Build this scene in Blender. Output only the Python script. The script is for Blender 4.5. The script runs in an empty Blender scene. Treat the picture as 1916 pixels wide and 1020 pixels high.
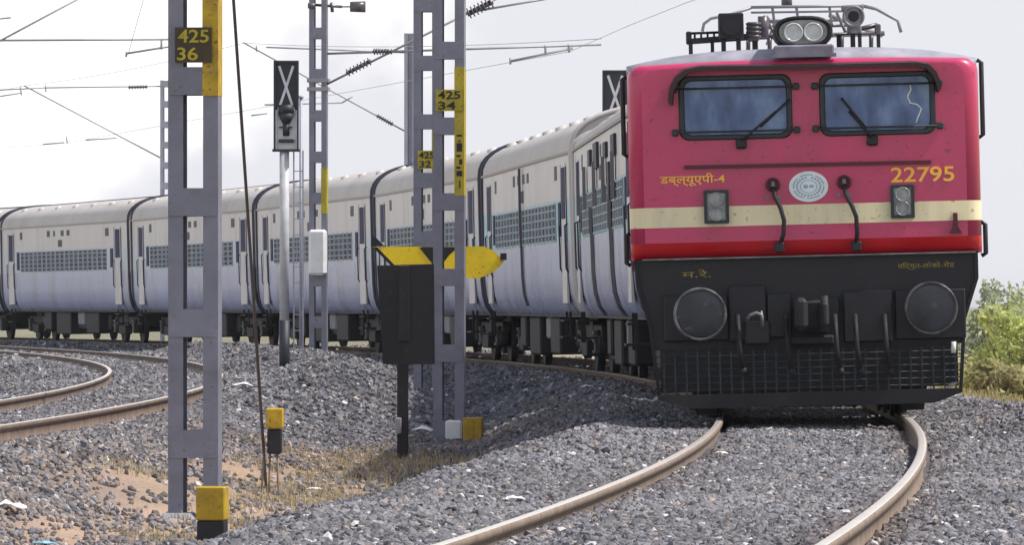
import bpy, math, random
import numpy as np
from mathutils import Matrix, Vector, Euler
random.seed(7); rng = np.random.default_rng(11)
C = bpy.context.scene.collection
SC = bpy.context.scene
R_ = math.radians
# ------------------------------------------------------------------ camera, sky, sun, exposure
F = 13562.0; YH = 573.0; CAMZ = 1.004
cam_d = bpy.data.cameras.new('camera'); cam = bpy.data.objects.new('camera', cam_d); C.objects.link(cam)
cam.location = (0, 0, CAMZ); cam.rotation_euler = (R_(90), 0, 0)
cam_d.sensor_width = 36; cam_d.lens = F/1916*36; cam_d.shift_y = (YH-510)/1916
cam_d.clip_start = 1; cam_d.clip_end = 20000
SC.camera = cam
SUN_EL, SUN_AZ = R_(55), R_(97)      # azimuth clockwise from +Y (away from camera): the sun stands to the right, a little behind the camera
w = bpy.data.worlds.new('World'); SC.world = w; w.use_nodes = True
nt = w.node_tree; nt.nodes.clear()
def wn(t, **k):
    n = nt.nodes.new(t)
    for a, b in k.items(): setattr(n, a, b)
    return n
wo = wn('ShaderNodeOutputWorld'); bg = wn('ShaderNodeBackground')
sky = wn('ShaderNodeTexSky', sky_type='NISHITA', sun_disc=False, sun_elevation=SUN_EL, sun_rotation=SUN_AZ)
sky.air_density = 1.3; sky.dust_density = 3.0; sky.ozone_density = 1.0
tc = wn('ShaderNodeTexCoord'); sep = wn('ShaderNodeSeparateXYZ')
nt.links.new(tc.outputs['Generated'], sep.inputs[0])
noi = wn('ShaderNodeTexNoise'); noi.inputs['Scale'].default_value = 55; noi.inputs['Detail'].default_value = 5; noi.inputs['Roughness'].default_value = .5
nt.links.new(tc.outputs['Generated'], noi.inputs['Vector'])
def mth(op, a, b=None):
    n = wn('ShaderNodeMath', operation=op)
    for i, v in enumerate((a, b)):
        if v is None: continue
        if isinstance(v, (int, float)): n.inputs[i].default_value = v
        else: nt.links.new(v, n.inputs[i])
    return n.outputs[0]
# a bank of grey-lilac haze cloud that thins to bright white towards the left
g = mth('SUBTRACT', mth('ADD', mth('MULTIPLY', sep.outputs['X'], .55), .050), sep.outputs['Z'])
g = mth('ADD', mth('MULTIPLY', g, 90.0), mth('MULTIPLY', mth('SUBTRACT', noi.outputs['Fac'], .5), 4.0))
rmp = wn('ShaderNodeMapRange', interpolation_type='SMOOTHSTEP'); rmp.inputs[1].default_value = -.9; rmp.inputs[2].default_value = .9
nt.links.new(g, rmp.inputs[0])
mixc = wn('ShaderNodeMix', data_type='RGBA')
mixc.inputs[6].default_value = (10.2, 10.0, 9.8, 1); mixc.inputs[7].default_value = (6.75, 6.8, 7.25, 1)
nt.links.new(rmp.outputs[0], mixc.inputs[0])
# cloud veil is thick near the horizon and thins overhead to the clear sky
veil = wn('ShaderNodeMapRange'); veil.inputs[1].default_value = .12; veil.inputs[2].default_value = .55; veil.inputs[3].default_value = 1; veil.inputs[4].default_value = .06
nt.links.new(sep.outputs['Z'], veil.inputs[0])
mixs = wn('ShaderNodeMix', data_type='RGBA')
nt.links.new(veil.outputs[0], mixs.inputs[0]); nt.links.new(sky.outputs[0], mixs.inputs[6]); nt.links.new(mixc.outputs[2], mixs.inputs[7])
nt.links.new(mixs.outputs[2], bg.inputs[0]); bg.inputs[1].default_value = .09
nt.links.new(bg.outputs[0], wo.inputs[0])
sd = bpy.data.lights.new('sun', 'SUN'); so = bpy.data.objects.new('sun', sd); C.objects.link(so)
sd.energy = 3.2; sd.angle = R_(1.4); sd.color = (1, .95, .87)
sdir = Vector((math.sin(SUN_AZ)*math.cos(SUN_EL), math.cos(SUN_AZ)*math.cos(SUN_EL), math.sin(SUN_EL)))
so.rotation_euler = sdir.to_track_quat('Z', 'Y').to_euler(); so.location = (30, 0, 60)
SC.view_settings.view_transform = 'Standard'; SC.view_settings.look = 'None'
SC.view_settings.exposure = 0.45; SC.view_settings.gamma = 1; SC.view_settings.use_curve_mapping = False
SC.cycles.max_bounces = 6; HAZE = .00010

# ------------------------------------------------------------------ helpers
def at(px, py, d):            # the point seen at photo pixel px,py at distance d
    return Vector(((px-958)*d/F, d, CAMZ-(py-YH)*d/F))
RAD = 544.0; X0 = 3.02; Y0 = 83.7; CANT = .018; V2 = -7.65
def trk(s, u=0.0, z=0.0, cant=CANT):
    uu = u*math.cos(cant)-z*math.sin(cant); zz = z*math.cos(cant)+u*math.sin(cant)
    a = s/RAD; r = RAD+uu+(.00006*(s+19)**2 if s < -19 else 0)
    return Vector((X0-RAD+r*math.cos(a), Y0+r*math.sin(a), zz))
def trk_v(x, y):              # signed distance from the main track's centre line
    return np.hypot(x-(X0-RAD), y-Y0)-RAD
def sstep(a, b, x):
    t = np.clip((x-a)/(b-a), 0, 1); return t*t*(3-2*t)
def vnoise(x, y, seed=0):     # value noise, vectorised
    xi = np.floor(x).astype(np.int64); yi = np.floor(y).astype(np.int64); fx = x-xi; fy = y-yi
    def h(a, b):
        n = (a*374761393+b*668265263+seed*974711) & 0x7fffffff
        n = (n ^ (n >> 13))*1274126177 & 0x7fffffff
        return ((n ^ (n >> 16)) & 0xffff)/65535.0
    fx = fx*fx*(3-2*fx); fy = fy*fy*(3-2*fy)
    return (h(xi, yi)*(1-fx)+h(xi+1, yi)*fx)*(1-fy)+(h(xi, yi+1)*(1-fx)+h(xi+1, yi+1)*fx)*fy
VK = [-30, -14, -11.5, -9.8, -9.0, -6.5, -6.1, -4.8, -3.45, -2.55, -1.9, -1.35, 1.35, 2.3, 4.2, 6, 30]
ZK = [-.9, -.85, -.7, -.25, -.15, -.15, -.19, -.56, -.63, -.25, -.085, -.125, -.125, -.11, -.55, -.75, -.85]
def gz(x, y):                 # height of the ground
    x = np.asarray(x, float); y = np.asarray(y, float); v = trk_v(x, y)
    z = np.interp(v, VK, ZK)
    hp = np.exp(-((v+4.85)/np.where(v < -4.85, .9, 1.35))**2)*sstep(86, 101, y)*(1-sstep(150, 185, y))
    z = z+.70*hp
    near = np.exp(-(np.maximum(np.abs(v)-12, 0)/20)**2)
    m = np.clip((np.abs(v)-.9)/1.0, .15, 1)*np.clip((np.abs(v-V2)-.9)/1.0, .15, 1)
    z = z+m*near*(.13*(vnoise(x*.55, y*.3, 1)-.5)+.09*(vnoise(x*1.7, y*.9, 2)-.5))
    return z
def gz1(x, y): return float(gz(np.array([x]), np.array([y]))[0])

class MB:
    def __init__(s): s.v = []; s.f = []; s.m = []; s.mi = 0; s.sm = []; s.smooth = False
    def add(s, vs, fs):
        b = len(s.v); s.v += [tuple(p) for p in vs]
        for f in fs: s.f.append(tuple(i+b for i in f)); s.m.append(s.mi); s.sm.append(s.smooth)
        return s
    def box(s, x0, x1, y0, y1, z0, z1, M=None, bev=0):
        if bev > 0:
            b = min(bev, (x1-x0)*.45, (z1-z0)*.45, (y1-y0)*.45)
            pts = []
            def ring(y, i):
                return [(x0+i+0, y, z0+b), (x0+b, y, z0+i), (x1-b, y, z0+i), (x1-i, y, z0+b), (x1-i, y, z1-b), (x1-b, y, z1-i), (x0+b, y, z1-i), (x0+i, y, z1-b)]
            r = [[(x0+b, y0, z0+b)]]
            a = ring(y0+b, 0); c = ring(y1-b, 0)
            a0 = [(min(max(p[0], x0+b), x1-b), y0, min(max(p[2], z0+b), z1-b)) for p in a]
            c0 = [(p[0], y1, p[2]) for p in a0]
            V = a0+a+c+c0; Fs = []
            for k in range(3):
                for i in range(8):
                    j = (i+1) % 8; Fs.append((k*8+i, k*8+j, k*8+8+j, k*8+8+i))
            Fs.append((1, 2, 4, 6)[::1] if False else (0, 2, 4, 6)); Fs.append((24, 30, 28, 26))
            vs = V; fs = Fs
        else:
            vs = [(x0, y0, z0), (x1, y0, z0), (x1, y1, z0), (x0, y1, z0), (x0, y0, z1), (x1, y0, z1), (x1, y1, z1), (x0, y1, z1)]
            fs = [(0, 3, 2, 1), (4, 5, 6, 7), (0, 1, 5, 4), (1, 2, 6, 5), (2, 3, 7, 6), (3, 0, 4, 7)]
        if M is not None: vs = [M @ Vector(p) for p in vs]
        return s.add(vs, fs)
    def tube(s, pts, r, n=8, cap=True, r2=None):
        pts = [Vector(p) for p in pts]; N = len(pts); vs = []; fs = []
        up0 = None
        for i, p in enumerate(pts):
            t = (pts[min(i+1, N-1)]-pts[max(i-1, 0)]).normalized()
            if up0 is None:
                up0 = Vector((0, 0, 1)) if abs(t.z) < .9 else Vector((1, 0, 0))
            a = (up0-t*up0.dot(t)).normalized(); up0 = a; b = t.cross(a)
            rr = r if r2 is None else r+(r2-r)*i/(N-1)
            if isinstance(r, (list, tuple)): rr = r[i]
            for k in range(n):
                an = 2*math.pi*k/n; vs.append(p+(a*math.cos(an)+b*math.sin(an))*rr)
        for i in range(N-1):
            for k in range(n):
                j = (k+1) % n; fs.append((i*n+k, i*n+j, (i+1)*n+j, (i+1)*n+k))
        sm = s.smooth; s.smooth = True; s.add(vs, fs); s.smooth = sm
        if cap:
            b = len(s.v)-len(vs)
            for f in (tuple(b+k for k in range(n))[::-1], tuple(b+(N-1)*n+k for k in range(n))):
                s.f.append(f); s.m.append(s.mi); s.sm.append(False)
        return s
    def disc(s, c, axis, r, th, n=28, ring=None):   # cylinder of thickness th centred on c along axis
        c = Vector(c); ax = Vector(axis).normalized()
        return s.tube([c-ax*th/2, c+ax*th/2], r, n)
    def torus(s, c, axis, R, r, n=32, m=8):
        c = Vector(c); ax = Vector(axis).normalized(); a = ax.orthogonal().normalized(); b = ax.cross(a)
        vs = []; fs = []
        for i in range(n):
            t = 2*math.pi*i/n; d = a*math.cos(t)+b*math.sin(t)
            for k in range(m):
                q = 2*math.pi*k/m; vs.append(c+d*(R+r*math.cos(q))+ax*(r*math.sin(q)))
        for i in range(n):
            for k in range(m):
                fs.append((i*m+k, ((i+1) % n)*m+k, ((i+1) % n)*m+(k+1) % m, i*m+(k+1) % m))
        sm = s.smooth; s.smooth = True; s.add(vs, fs); s.smooth = sm; return s
    def prism(s, poly, y0, y1, M=None):            # polygon in x,z extruded along y
        n = len(poly); vs = [(p[0], y0, p[1]) for p in poly]+[(p[0], y1, p[1]) for p in poly]
        fs = [tuple(range(n)), tuple(range(2*n-1, n-1, -1))]+[((i+1) % n, i, n+i, n+(i+1) % n) for i in range(n)]
        if M is not None: vs = [M @ Vector(p) for p in vs]
        return s.add(vs, fs)
    def loft(s, rings, close=True, cap=True):
        n = len(rings[0]); vs = [p for r in rings for p in r]; fs = []
        for i in range(len(rings)-1):
            for k in range(n if close else n-1):
                j = (k+1) % n; fs.append((i*n+k, i*n+j, (i+1)*n+j, (i+1)*n+k))
        if cap: fs += [tuple(range(n))[::-1], tuple(range((len(rings)-1)*n, len(rings)*n))]
        return s.add(vs, fs)
    def build(s, name, mats, parent=None, fixn=True):
        me = bpy.data.meshes.new(name); me.from_pydata(s.v, [], s.f)
        if not isinstance(mats, (list, tuple)): mats = [mats]
        for m in mats: me.materials.append(m)
        me.polygons.foreach_set('material_index', s.m); me.polygons.foreach_set('use_smooth', s.sm)
        if fixn:
            import bmesh
            bm = bmesh.new(); bm.from_mesh(me); bmesh.ops.recalc_face_normals(bm, faces=bm.faces); bm.to_mesh(me); bm.free()
        o = bpy.data.objects.new(name, me); C.objects.link(o)
        if parent is not None: o.parent = parent
        return o
def tag(o, label=None, cat=None, group=None, kind=None):
    if label: o['label'] = label
    if cat: o['category'] = cat
    if group: o['group'] = group
    if kind: o['kind'] = kind
    return o
def thing(name, label, cat, loc=(0, 0, 0), rot=(0, 0, 0), group=None):
    o = bpy.data.objects.new(name, None); C.objects.link(o); o.location = loc; o.rotation_euler = rot
    o.empty_display_size = .2
    return tag(o, label, cat, group)
def kids(o): return [c for c in ALLK.get(o.name, [])] if False else list(o.children)
def copy_tree(o, parent=None):
    c = o.copy(); C.objects.link(c)
    if parent is not None: c.parent = parent
    for ch in o.children: copy_tree(ch, c)
    return c
# ------------------------------------------------------------------ materials
def mat(name, col, rough=.6, metal=0, var=.12, scale=6, bump=0, bscale=40, dirt=None, dirt_amt=.35, dscale=2.5, spec=.5, streak=False, rand=False, speck=None, spk=(30, .66, .6), coat=0, dthr=(.5, .72)):
    m = bpy.data.materials.new(name); m.use_nodes = True; t = m.node_tree; n = t.nodes; L = t.links
    p = n['Principled BSDF']; p.inputs['Roughness'].default_value = rough; p.inputs['Metallic'].default_value = metal
    p.inputs['Specular IOR Level'].default_value = spec; p.inputs['Coat Weight'].default_value = coat
    tcn = n.new('ShaderNodeTexCoord'); vec = tcn.outputs['Object']
    if rand:
        oi = n.new('ShaderNodeObjectInfo'); mu = n.new('ShaderNodeMath'); mu.operation = 'MULTIPLY'; mu.inputs[1].default_value = 60; L.new(oi.outputs['Random'], mu.inputs[0])
        ad_ = n.new('ShaderNodeVectorMath'); L.new(vec, ad_.inputs[0]); L.new(mu.outputs[0], ad_.inputs[1]); vec = ad_.outputs[0]
    if streak:
        mp = n.new('ShaderNodeMapping'); mp.inputs['Scale'].default_value = (1, 1, .12); L.new(vec, mp.inputs[0]); vec = mp.outputs[0]
    no = n.new('ShaderNodeTexNoise'); no.inputs['Scale'].default_value = scale; no.inputs['Detail'].default_value = 6; L.new(vec, no.inputs['Vector'])
    mr = n.new('ShaderNodeMapRange'); mr.inputs[1].default_value = .3; mr.inputs[2].default_value = .7; mr.inputs[3].default_value = 1-var; mr.inputs[4].default_value = 1+var
    L.new(no.outputs['Fac'], mr.inputs[0])
    mx = n.new('ShaderNodeMix'); mx.data_type = 'RGBA'; mx.blend_type = 'MULTIPLY'; mx.inputs[0].default_value = 1
    mx.inputs[6].default_value = (*col, 1); L.new(mr.outputs[0], mx.inputs[7]); out = mx.outputs[2]
    if dirt is not None:
        n2 = n.new('ShaderNodeTexNoise'); n2.inputs['Scale'].default_value = dscale; n2.inputs['Detail'].default_value = 8; n2.inputs['Roughness'].default_value = .65; L.new(vec, n2.inputs['Vector'])
        r2 = n.new('ShaderNodeMapRange'); r2.inputs[1].default_value = dthr[0]; r2.inputs[2].default_value = dthr[1]; r2.inputs[3].default_value = 0; r2.inputs[4].default_value = dirt_amt
        L.new(n2.outputs['Fac'], r2.inputs[0])
        m2 = n.new('ShaderNodeMix'); m2.data_type = 'RGBA'; L.new(r2.outputs[0], m2.inputs[0]); L.new(out, m2.inputs[6]); m2.inputs[7].default_value = (*dirt, 1); out = m2.outputs[2]
    if speck is not None:
        n3 = n.new('ShaderNodeTexNoise'); n3.inputs['Scale'].default_value = spk[0]; n3.inputs['Detail'].default_value = 3; L.new(tcn.outputs['Object'], n3.inputs['Vector'])
        r3 = n.new('ShaderNodeMapRange'); r3.inputs[1].default_value = spk[1]; r3.inputs[2].default_value = spk[1]+.05; r3.inputs[4].default_value = spk[2]; L.new(n3.outputs['Fac'], r3.inputs[0])
        m3 = n.new('ShaderNodeMix'); m3.data_type = 'RGBA'; L.new(r3.outputs[0], m3.inputs[0]); L.new(out, m3.inputs[6]); m3.inputs[7].default_value = (*speck, 1); out = m3.outputs[2]
    L.new(out, p.inputs['Base Color'])
    rr = n.new('ShaderNodeMapRange'); rr.inputs[3].default_value = max(rough-.1, .02); rr.inputs[4].default_value = min(rough+.12, 1); L.new(no.outputs['Fac'], rr.inputs[0]); L.new(rr.outputs[0], p.inputs['Roughness'])
    if bump:
        nb = n.new('ShaderNodeTexNoise'); nb.inputs['Scale'].default_value = bscale; nb.inputs['Detail'].default_value = 5; L.new(tcn.outputs['Object'], nb.inputs['Vector'])
        bp = n.new('ShaderNodeBump'); bp.inputs['Strength'].default_value = bump; bp.inputs['Distance'].default_value = .02; L.new(nb.outputs['Fac'], bp.inputs['Height']); L.new(bp.outputs[0], p.inputs['Normal'])
    return m
M = {}
M['red'] = mat('red_paint_sky_glare', (.55, .040, .135), .34, var=.10, scale=1.2, dirt=(.34, .05, .10), dirt_amt=.55, dscale=2.6, coat=.22, streak=True, dthr=(.44, .75), bump=.04, bscale=2.2, speck=(.10, .03, .035), spk=(26, .655, .55))  # pink of the sky glare is put into this red
M['red_no_glare'] = mat('red_paint_no_glare', (.52, .003, .012), .4, var=.15, scale=2, dirt=(.2, .03, .04), dirt_amt=.5, coat=.2)  # same red without the painted sky glare, for the lip curving under
M['dark_red'] = mat('dark_red_trim', (.085, .006, .02), .5)
M['visor'] = mat('visor_black', (.022, .006, .010), .5)
M['cream'] = mat('cream_paint', (.78, .70, .46), .45, var=.08, dirt=(.46, .42, .32), dirt_amt=.75, streak=True, dscale=2, speck=(.25, .18, .12), spk=(26, .65, .6))
M['loco_roof'] = mat('roof_aluminium', (.33, .325, .39), .55, metal=.1, var=.35, scale=3, streak=True, dirt=(.2, .18, .24), dirt_amt=.6)
M['black'] = mat('black_enamel', (.007, .008, .014), .5, var=.35, scale=5, dirt=(.026, .025, .034), dirt_amt=.5)
M['underframe'] = mat('underframe_grime', (.010, .010, .014), .7, var=.4, scale=6, dirt=(.036, .030, .030), dirt_amt=.5)
M['bare'] = mat('scuffed_steel', (.23, .23, .25), .5, metal=.4, var=.4, scale=14, dirt=(.05, .05, .055), dirt_amt=.9, dscale=7)
M['glass'] = None
M['gasket'] = mat('window_rubber', (.018, .028, .032), .5)
M['yellow_text'] = mat('yellow_lettering', (.95, .52, .07), .5, var=.1)
M['dull_text'] = mat('dull_yellow_lettering', (.30, .24, .04), .6, var=.3, scale=20)
M['white'] = mat('white_paint', (.78, .79, .8), .5, var=.06, dirt=(.4, .4, .42), dirt_amt=.4)
M['badge'] = mat('emblem_white', (.72, .80, .84), .45, var=.05)
M['badge_ink'] = mat('emblem_grey_ink', (.28, .38, .46), .5, var=.2)
M['lens'] = mat('lamp_lens', (.52, .55, .58), .12, var=.15, scale=12)
M['lens_dim'] = mat('marker_lens', (.26, .28, .29), .2, var=.35, scale=12)
M['coach'] = mat('coach_silver_paint', (.60, .565, .575), .4, var=.08, scale=.8, streak=True, dirt=(.36, .31, .31), dirt_amt=.6, dscale=1.0, rand=True)
M['coach_low'] = mat('coach_lower_shade_blue', (.40, .445, .66), .28, var=.06, scale=.8, streak=True, dirt=(.30, .27, .29), dirt_amt=.7, dscale=1.1, rand=True, speck=(.20, .15, .13), spk=(5, .64, .45))  # blue of haze and shade put into the lower panel colour
M['band_cyan'] = mat('pale_cyan_paint', (.38, .64, .70), .5, var=.1, scale=1)
M['band'] = mat('pale_grey_paint', (.56, .61, .68), .5, var=.08, scale=1, rand=True)
M['coach_roof'] = mat('coach_roof_paint', (.53, .50, .485), .65, var=.1, scale=1.2, dirt=(.36, .31, .27), dirt_amt=.6, dscale=.6, rand=True)
M['coach_dark'] = mat('dark_seal', (.035, .035, .06), .6)
M['door_glass'] = mat('dark_glass', (.018, .022, .09), .6, spec=.12)
M['win_dark'] = mat('window_interior', (.085, .105, .15), .75, var=.6, scale=1.3, spec=.1)
M['bars'] = mat('window_bars', (.42, .46, .49), .5)
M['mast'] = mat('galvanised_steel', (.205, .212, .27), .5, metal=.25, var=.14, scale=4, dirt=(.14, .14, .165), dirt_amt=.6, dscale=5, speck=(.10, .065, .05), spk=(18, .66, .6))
M['mast_far'] = mat('pale_galvanised_steel', (.34, .35, .42), .55, metal=.2, var=.1, scale=3)  # paler steel tone for far masts, arms, poles and wires
M['yellow'] = mat('signal_yellow_paint', (.95, .68, .012), .5, var=.08, scale=4, dirt=(.5, .33, .03), dirt_amt=.3, speck=(.30, .20, .04), spk=(24, .64, .6))
M['mustard'] = mat('weathered_yellow_paint', (.46, .30, .012), .55, var=.22, scale=8, dirt=(.17, .115, .03), dirt_amt=.75, dscale=6, speck=(.07, .05, .03), spk=(34, .62, .7))
M['plate_dark'] = mat('plate_brown_black', (.045, .032, .012), .55, var=.3)
M['plate_yellow'] = mat('plate_yellow', (.42, .34, .02), .55, var=.2, speck=(.12, .09, .02), spk=(30, .62, .7))
M['blk'] = mat('black_matt', (.009, .010, .016), .6, var=.3, scale=6, dirt=(.018, .019, .028), dirt_amt=.6, speck=(.05, .035, .03), spk=(22, .63, .6))
M['board'] = mat('signal_board_black', (.022, .026, .04), .55, var=.25, scale=4)
M['porcelain'] = mat('insulator_brown', (.10, .085, .10), .3, var=.2)
M['tubing'] = mat('bracket_tube', (.30, .30, .33), .5, metal=.3)
M['wire'] = mat('copper_wire', (.16, .15, .16), .5, metal=.3)
M['concrete'] = mat('sleeper_concrete', (.30, .28, .27), .85, var=.2, scale=9, bump=.4, dirt=(.12, .10, .09), dirt_amt=.6)
M['plinth'] = mat('plinth_concrete', (.30, .30, .34), .85, var=.2, scale=9, bump=.5, dirt=(.18, .17, .17), dirt_amt=.6)
M['rail_top'] = mat('polished_railhead', (.74, .68, .62), .34, metal=.6, var=.1, scale=8)
M['rail_side'] = mat('rusty_rail_side', (.22, .165, .125), .7, metal=.05, var=.25, scale=7, dirt=(.14, .08, .055), dirt_amt=.65, dscale=3)
M['rail_rust'] = mat('dark_rusty_rail_side', (.17, .125, .10), .75, var=.3, scale=7, dirt=(.08, .045, .035), dirt_amt=.7, dscale=3)
M['post_grey'] = mat('pale_grey_post', (.50, .51, .55), .5, var=.12, dirt=(.3, .3, .32), dirt_amt=.6)
M['worn_rim'] = mat('worn_rim', (.15, .15, .165), .55, metal=.3, var=.5, scale=9, dirt=(.02, .02, .025), dirt_amt=.95, dscale=5, dthr=(.40, .60))
M['buffer_face'] = mat('greasy_buffer_steel', (.022, .026, .036), .45, var=.5, scale=5, dirt=(.008, .008, .010), dirt_amt=.9, dscale=4, speck=(.09, .09, .10), spk=(11, .63, .5))
M['pedestal'] = mat('pedestal_grey', (.20, .19, .25), .6, var=.3, scale=6)
M['litter'] = mat('white_plastic', (.75, .74, .74), .5, var=.1)
M['litter_blue'] = mat('blue_plastic', (.22, .46, .60), .5, var=.1)
M['bark'] = mat('bark', (.16, .11, .07), .9, var=.3, bump=.5)
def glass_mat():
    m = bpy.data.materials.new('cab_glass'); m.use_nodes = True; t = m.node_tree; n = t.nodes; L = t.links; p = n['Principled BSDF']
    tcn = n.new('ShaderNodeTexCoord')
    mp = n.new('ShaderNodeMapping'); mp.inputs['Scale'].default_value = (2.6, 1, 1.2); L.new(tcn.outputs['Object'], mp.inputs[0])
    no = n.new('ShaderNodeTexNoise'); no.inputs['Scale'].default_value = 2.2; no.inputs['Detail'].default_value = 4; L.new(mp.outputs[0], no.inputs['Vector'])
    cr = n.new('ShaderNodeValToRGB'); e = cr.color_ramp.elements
    e[0].position = .30; e[0].color = (.025, .055, .15, 1); e[1].position = .72; e[1].color = (.17, .27, .44, 1); e3 = e.new(.5); e3.color = (.07, .13, .30, 1)  # soft blue reflections painted into the pane's base colour
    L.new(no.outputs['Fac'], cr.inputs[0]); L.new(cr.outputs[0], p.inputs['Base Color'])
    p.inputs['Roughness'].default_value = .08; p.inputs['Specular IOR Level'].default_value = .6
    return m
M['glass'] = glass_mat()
def attr_mat(name, rough=.9, bump=.0):
    m = bpy.data.materials.new(name); m.use_nodes = True; t = m.node_tree; n = t.nodes; L = t.links; p = n['Principled BSDF']
    a = n.new('ShaderNodeAttribute'); a.attribute_name = 'tint'; p.inputs['Roughness'].default_value = rough; p.inputs['Specular IOR Level'].default_value = .25
    tcn = n.new('ShaderNodeTexCoord'); no = n.new('ShaderNodeTexNoise'); no.inputs['Scale'].default_value = 45; no.inputs['Detail'].default_value = 4
    L.new(tcn.outputs['Object'], no.inputs['Vector'])
    mr = n.new('ShaderNodeMapRange'); mr.inputs[1].default_value = .3; mr.inputs[2].default_value = .7; mr.inputs[3].default_value = .8; mr.inputs[4].default_value = 1.2; L.new(no.outputs['Fac'], mr.inputs[0])
    mx = n.new('ShaderNodeMix'); mx.data_type = 'RGBA'; mx.blend_type = 'MULTIPLY'; mx.inputs[0].default_value = 1; L.new(a.outputs['Color'], mx.inputs[6]); L.new(mr.outputs[0], mx.inputs[7])
    L.new(mx.outputs[2], p.inputs['Base Color'])
    if bump:
        bp = n.new('ShaderNodeBump'); bp.inputs['Strength'].default_value = bump; bp.inputs['Distance'].default_value = .03; L.new(no.outputs['Fac'], bp.inputs['Height']); L.new(bp.outputs[0], p.inputs['Normal'])
    return m
M['stone'] = attr_mat('ballast_stone', .85)
M['soil'] = attr_mat('soil', .95, .8)
def leaf_mat(name, trans=.48):
    m = attr_mat(name, .7); p = m.node_tree.nodes['Principled BSDF']
    tr = m.node_tree.nodes.new('ShaderNodeBsdfTranslucent'); ms = m.node_tree.nodes.new('ShaderNodeMixShader'); ms.inputs[0].default_value = trans
    L = m.node_tree.links; L.new(p.inputs['Base Color'].links[0].from_socket, tr.inputs[0]); L.new(p.outputs[0], ms.inputs[1]); L.new(tr.outputs[0], ms.inputs[2])
    L.new(ms.outputs[0], m.node_tree.nodes['Material Output'].inputs[0]); return m
M['leaf'] = leaf_mat('leaf')
M['straw'] = leaf_mat('dry_grass', .25)

def np_mesh(name, V, Fc, mats, tint=None, kind='stuff', smooth=False):   # Fc: (n,k) equal sized faces
    me = bpy.data.meshes.new(name); k = Fc.shape[1]
    me.vertices.add(len(V)); me.vertices.foreach_set('co', V.astype(np.float32).ravel())
    me.loops.add(Fc.size); me.loops.foreach_set('vertex_index', Fc.astype(np.int32).ravel())
    me.polygons.add(len(Fc)); me.polygons.foreach_set('loop_start', (np.arange(len(Fc))*k).astype(np.int32))
    me.polygons.foreach_set('use_smooth', np.full(len(Fc), smooth))
    me.materials.append(mats); me.update(calc_edges=True)
    if tint is not None:
        at_ = me.attributes.new('tint', 'FLOAT_COLOR', 'POINT'); c = np.ones((len(V), 4), np.float32); c[:, :3] = tint; at_.data.foreach_set('color', c.ravel())
    o = bpy.data.objects.new(name, me); C.objects.link(o)
    if kind: o['kind'] = kind
    return o
def text_mesh(txt, size, extrude=.003, bold=0.0, align='CENTER', spacing=1.0):
    cu = bpy.data.curves.new('lettering', 'FONT'); cu.body = txt; cu.size = size; cu.extrude = extrude; cu.align_x = align; cu.align_y = 'CENTER'; cu.offset = bold; cu.space_character = spacing
    o = bpy.data.objects.new('lettering', cu); C.objects.link(o)
    dg = bpy.context.evaluated_depsgraph_get(); dg.update(); me = bpy.data.meshes.new_from_object(o.evaluated_get(dg))
    bpy.data.objects.remove(o); bpy.data.curves.remove(cu); return me
def lettering(txt, size, width, loc, material, parent, bold=0.0, rot=(math.pi/2, 0, 0), height=None, name='lettering'):
    me = text_mesh(txt, size, bold=bold); me.materials.clear(); me.materials.append(material)
    xs = [v.co.x for v in me.vertices]; ys = [v.co.y for v in me.vertices]
    if xs:
        cx = (max(xs)+min(xs))/2; cy = (max(ys)+min(ys))/2
        sx = width/(max(xs)-min(xs)) if width else 1; sy = height/(max(ys)-min(ys)) if height else sx
        me.transform(Matrix.Diagonal((sx, sy, 1, 1)) @ Matrix.Translation((-cx, -cy, 0)))
    me.transform(Euler(rot).to_matrix().to_4x4()); me.transform(Matrix.Translation(loc))
    o = bpy.data.objects.new(name, me); C.objects.link(o); o.parent = parent; return o

# ------------------------------------------------------------------ ground
def axis(parts):
    out = []
    for a, b, st in parts: out += list(np.arange(a, b, st))
    return np.array(out)
gx = np.concatenate([-np.geomspace(9000, 61, 14), np.arange(-60, -18, 3.0), np.arange(-18, 11, .17), np.arange(11, 40, 2.0), np.geomspace(41, 9000, 14)])
gy = np.concatenate([-np.geomspace(3000, 15, 8), np.arange(-10, 22, 2.0), np.arange(22, 150, .3), np.arange(150, 320, 1.5), np.geomspace(322, 12000, 22)])
GX, GY = np.meshgrid(gx, gy); GZ = gz(GX.ravel(), GY.ravel())
V = np.stack([GX.ravel(), GY.ravel(), GZ], 1)
nx, ny = len(gx), len(gy); ii = (np.arange(ny-1)[:, None]*nx+np.arange(nx-1)[None]).ravel()
Fc = np.stack([ii, ii+1, ii+nx+1, ii+nx], 1)
def gravel_w(x, y):
    v = trk_v(x, y); n = vnoise(x*.9, y*.45, 5)-.5+.5*(vnoise(x*3, y*1.5, 6)-.5)
    dirt = np.exp(-(((v+4.35)+n*.9)/.95)**4)*(1-sstep(72, 86, y+n*8))           # bare strip between the tracks
    dirt = np.maximum(dirt, .85*np.exp(-((x+2.9)/.75)**2-((y-57)/3.5)**2))
    far_r = sstep(3.6, 4.8, v+n*1.2-9*sstep(135, 165, y)); far_l = sstep(-10.6, -12.2, v+n)
    return np.clip(1-np.maximum(np.maximum(dirt, far_r), far_l), 0, 1)
gw = gravel_w(V[:, 0], V[:, 1])
n1 = vnoise(V[:, 0]*.6, V[:, 1]*.25, 8); n2 = vnoise(V[:, 0]*2.3, V[:, 1]*1.1, 9)
cg = np.array([.115, .112, .128])[None]*(.7+.6*n2[:, None])  # gravel bed darkened to paint shade into the gaps between stones
n3 = vnoise(V[:, 0]*6, V[:, 1]*2.5, 31)
cd = np.array([.40, .285, .225])[None]*(.55+.4*n1[:, None]+.35*n3[:, None])+np.array([.02, .03, -.02])[None]*n2[:, None]
vv = trk_v(V[:, 0], V[:, 1])
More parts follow.
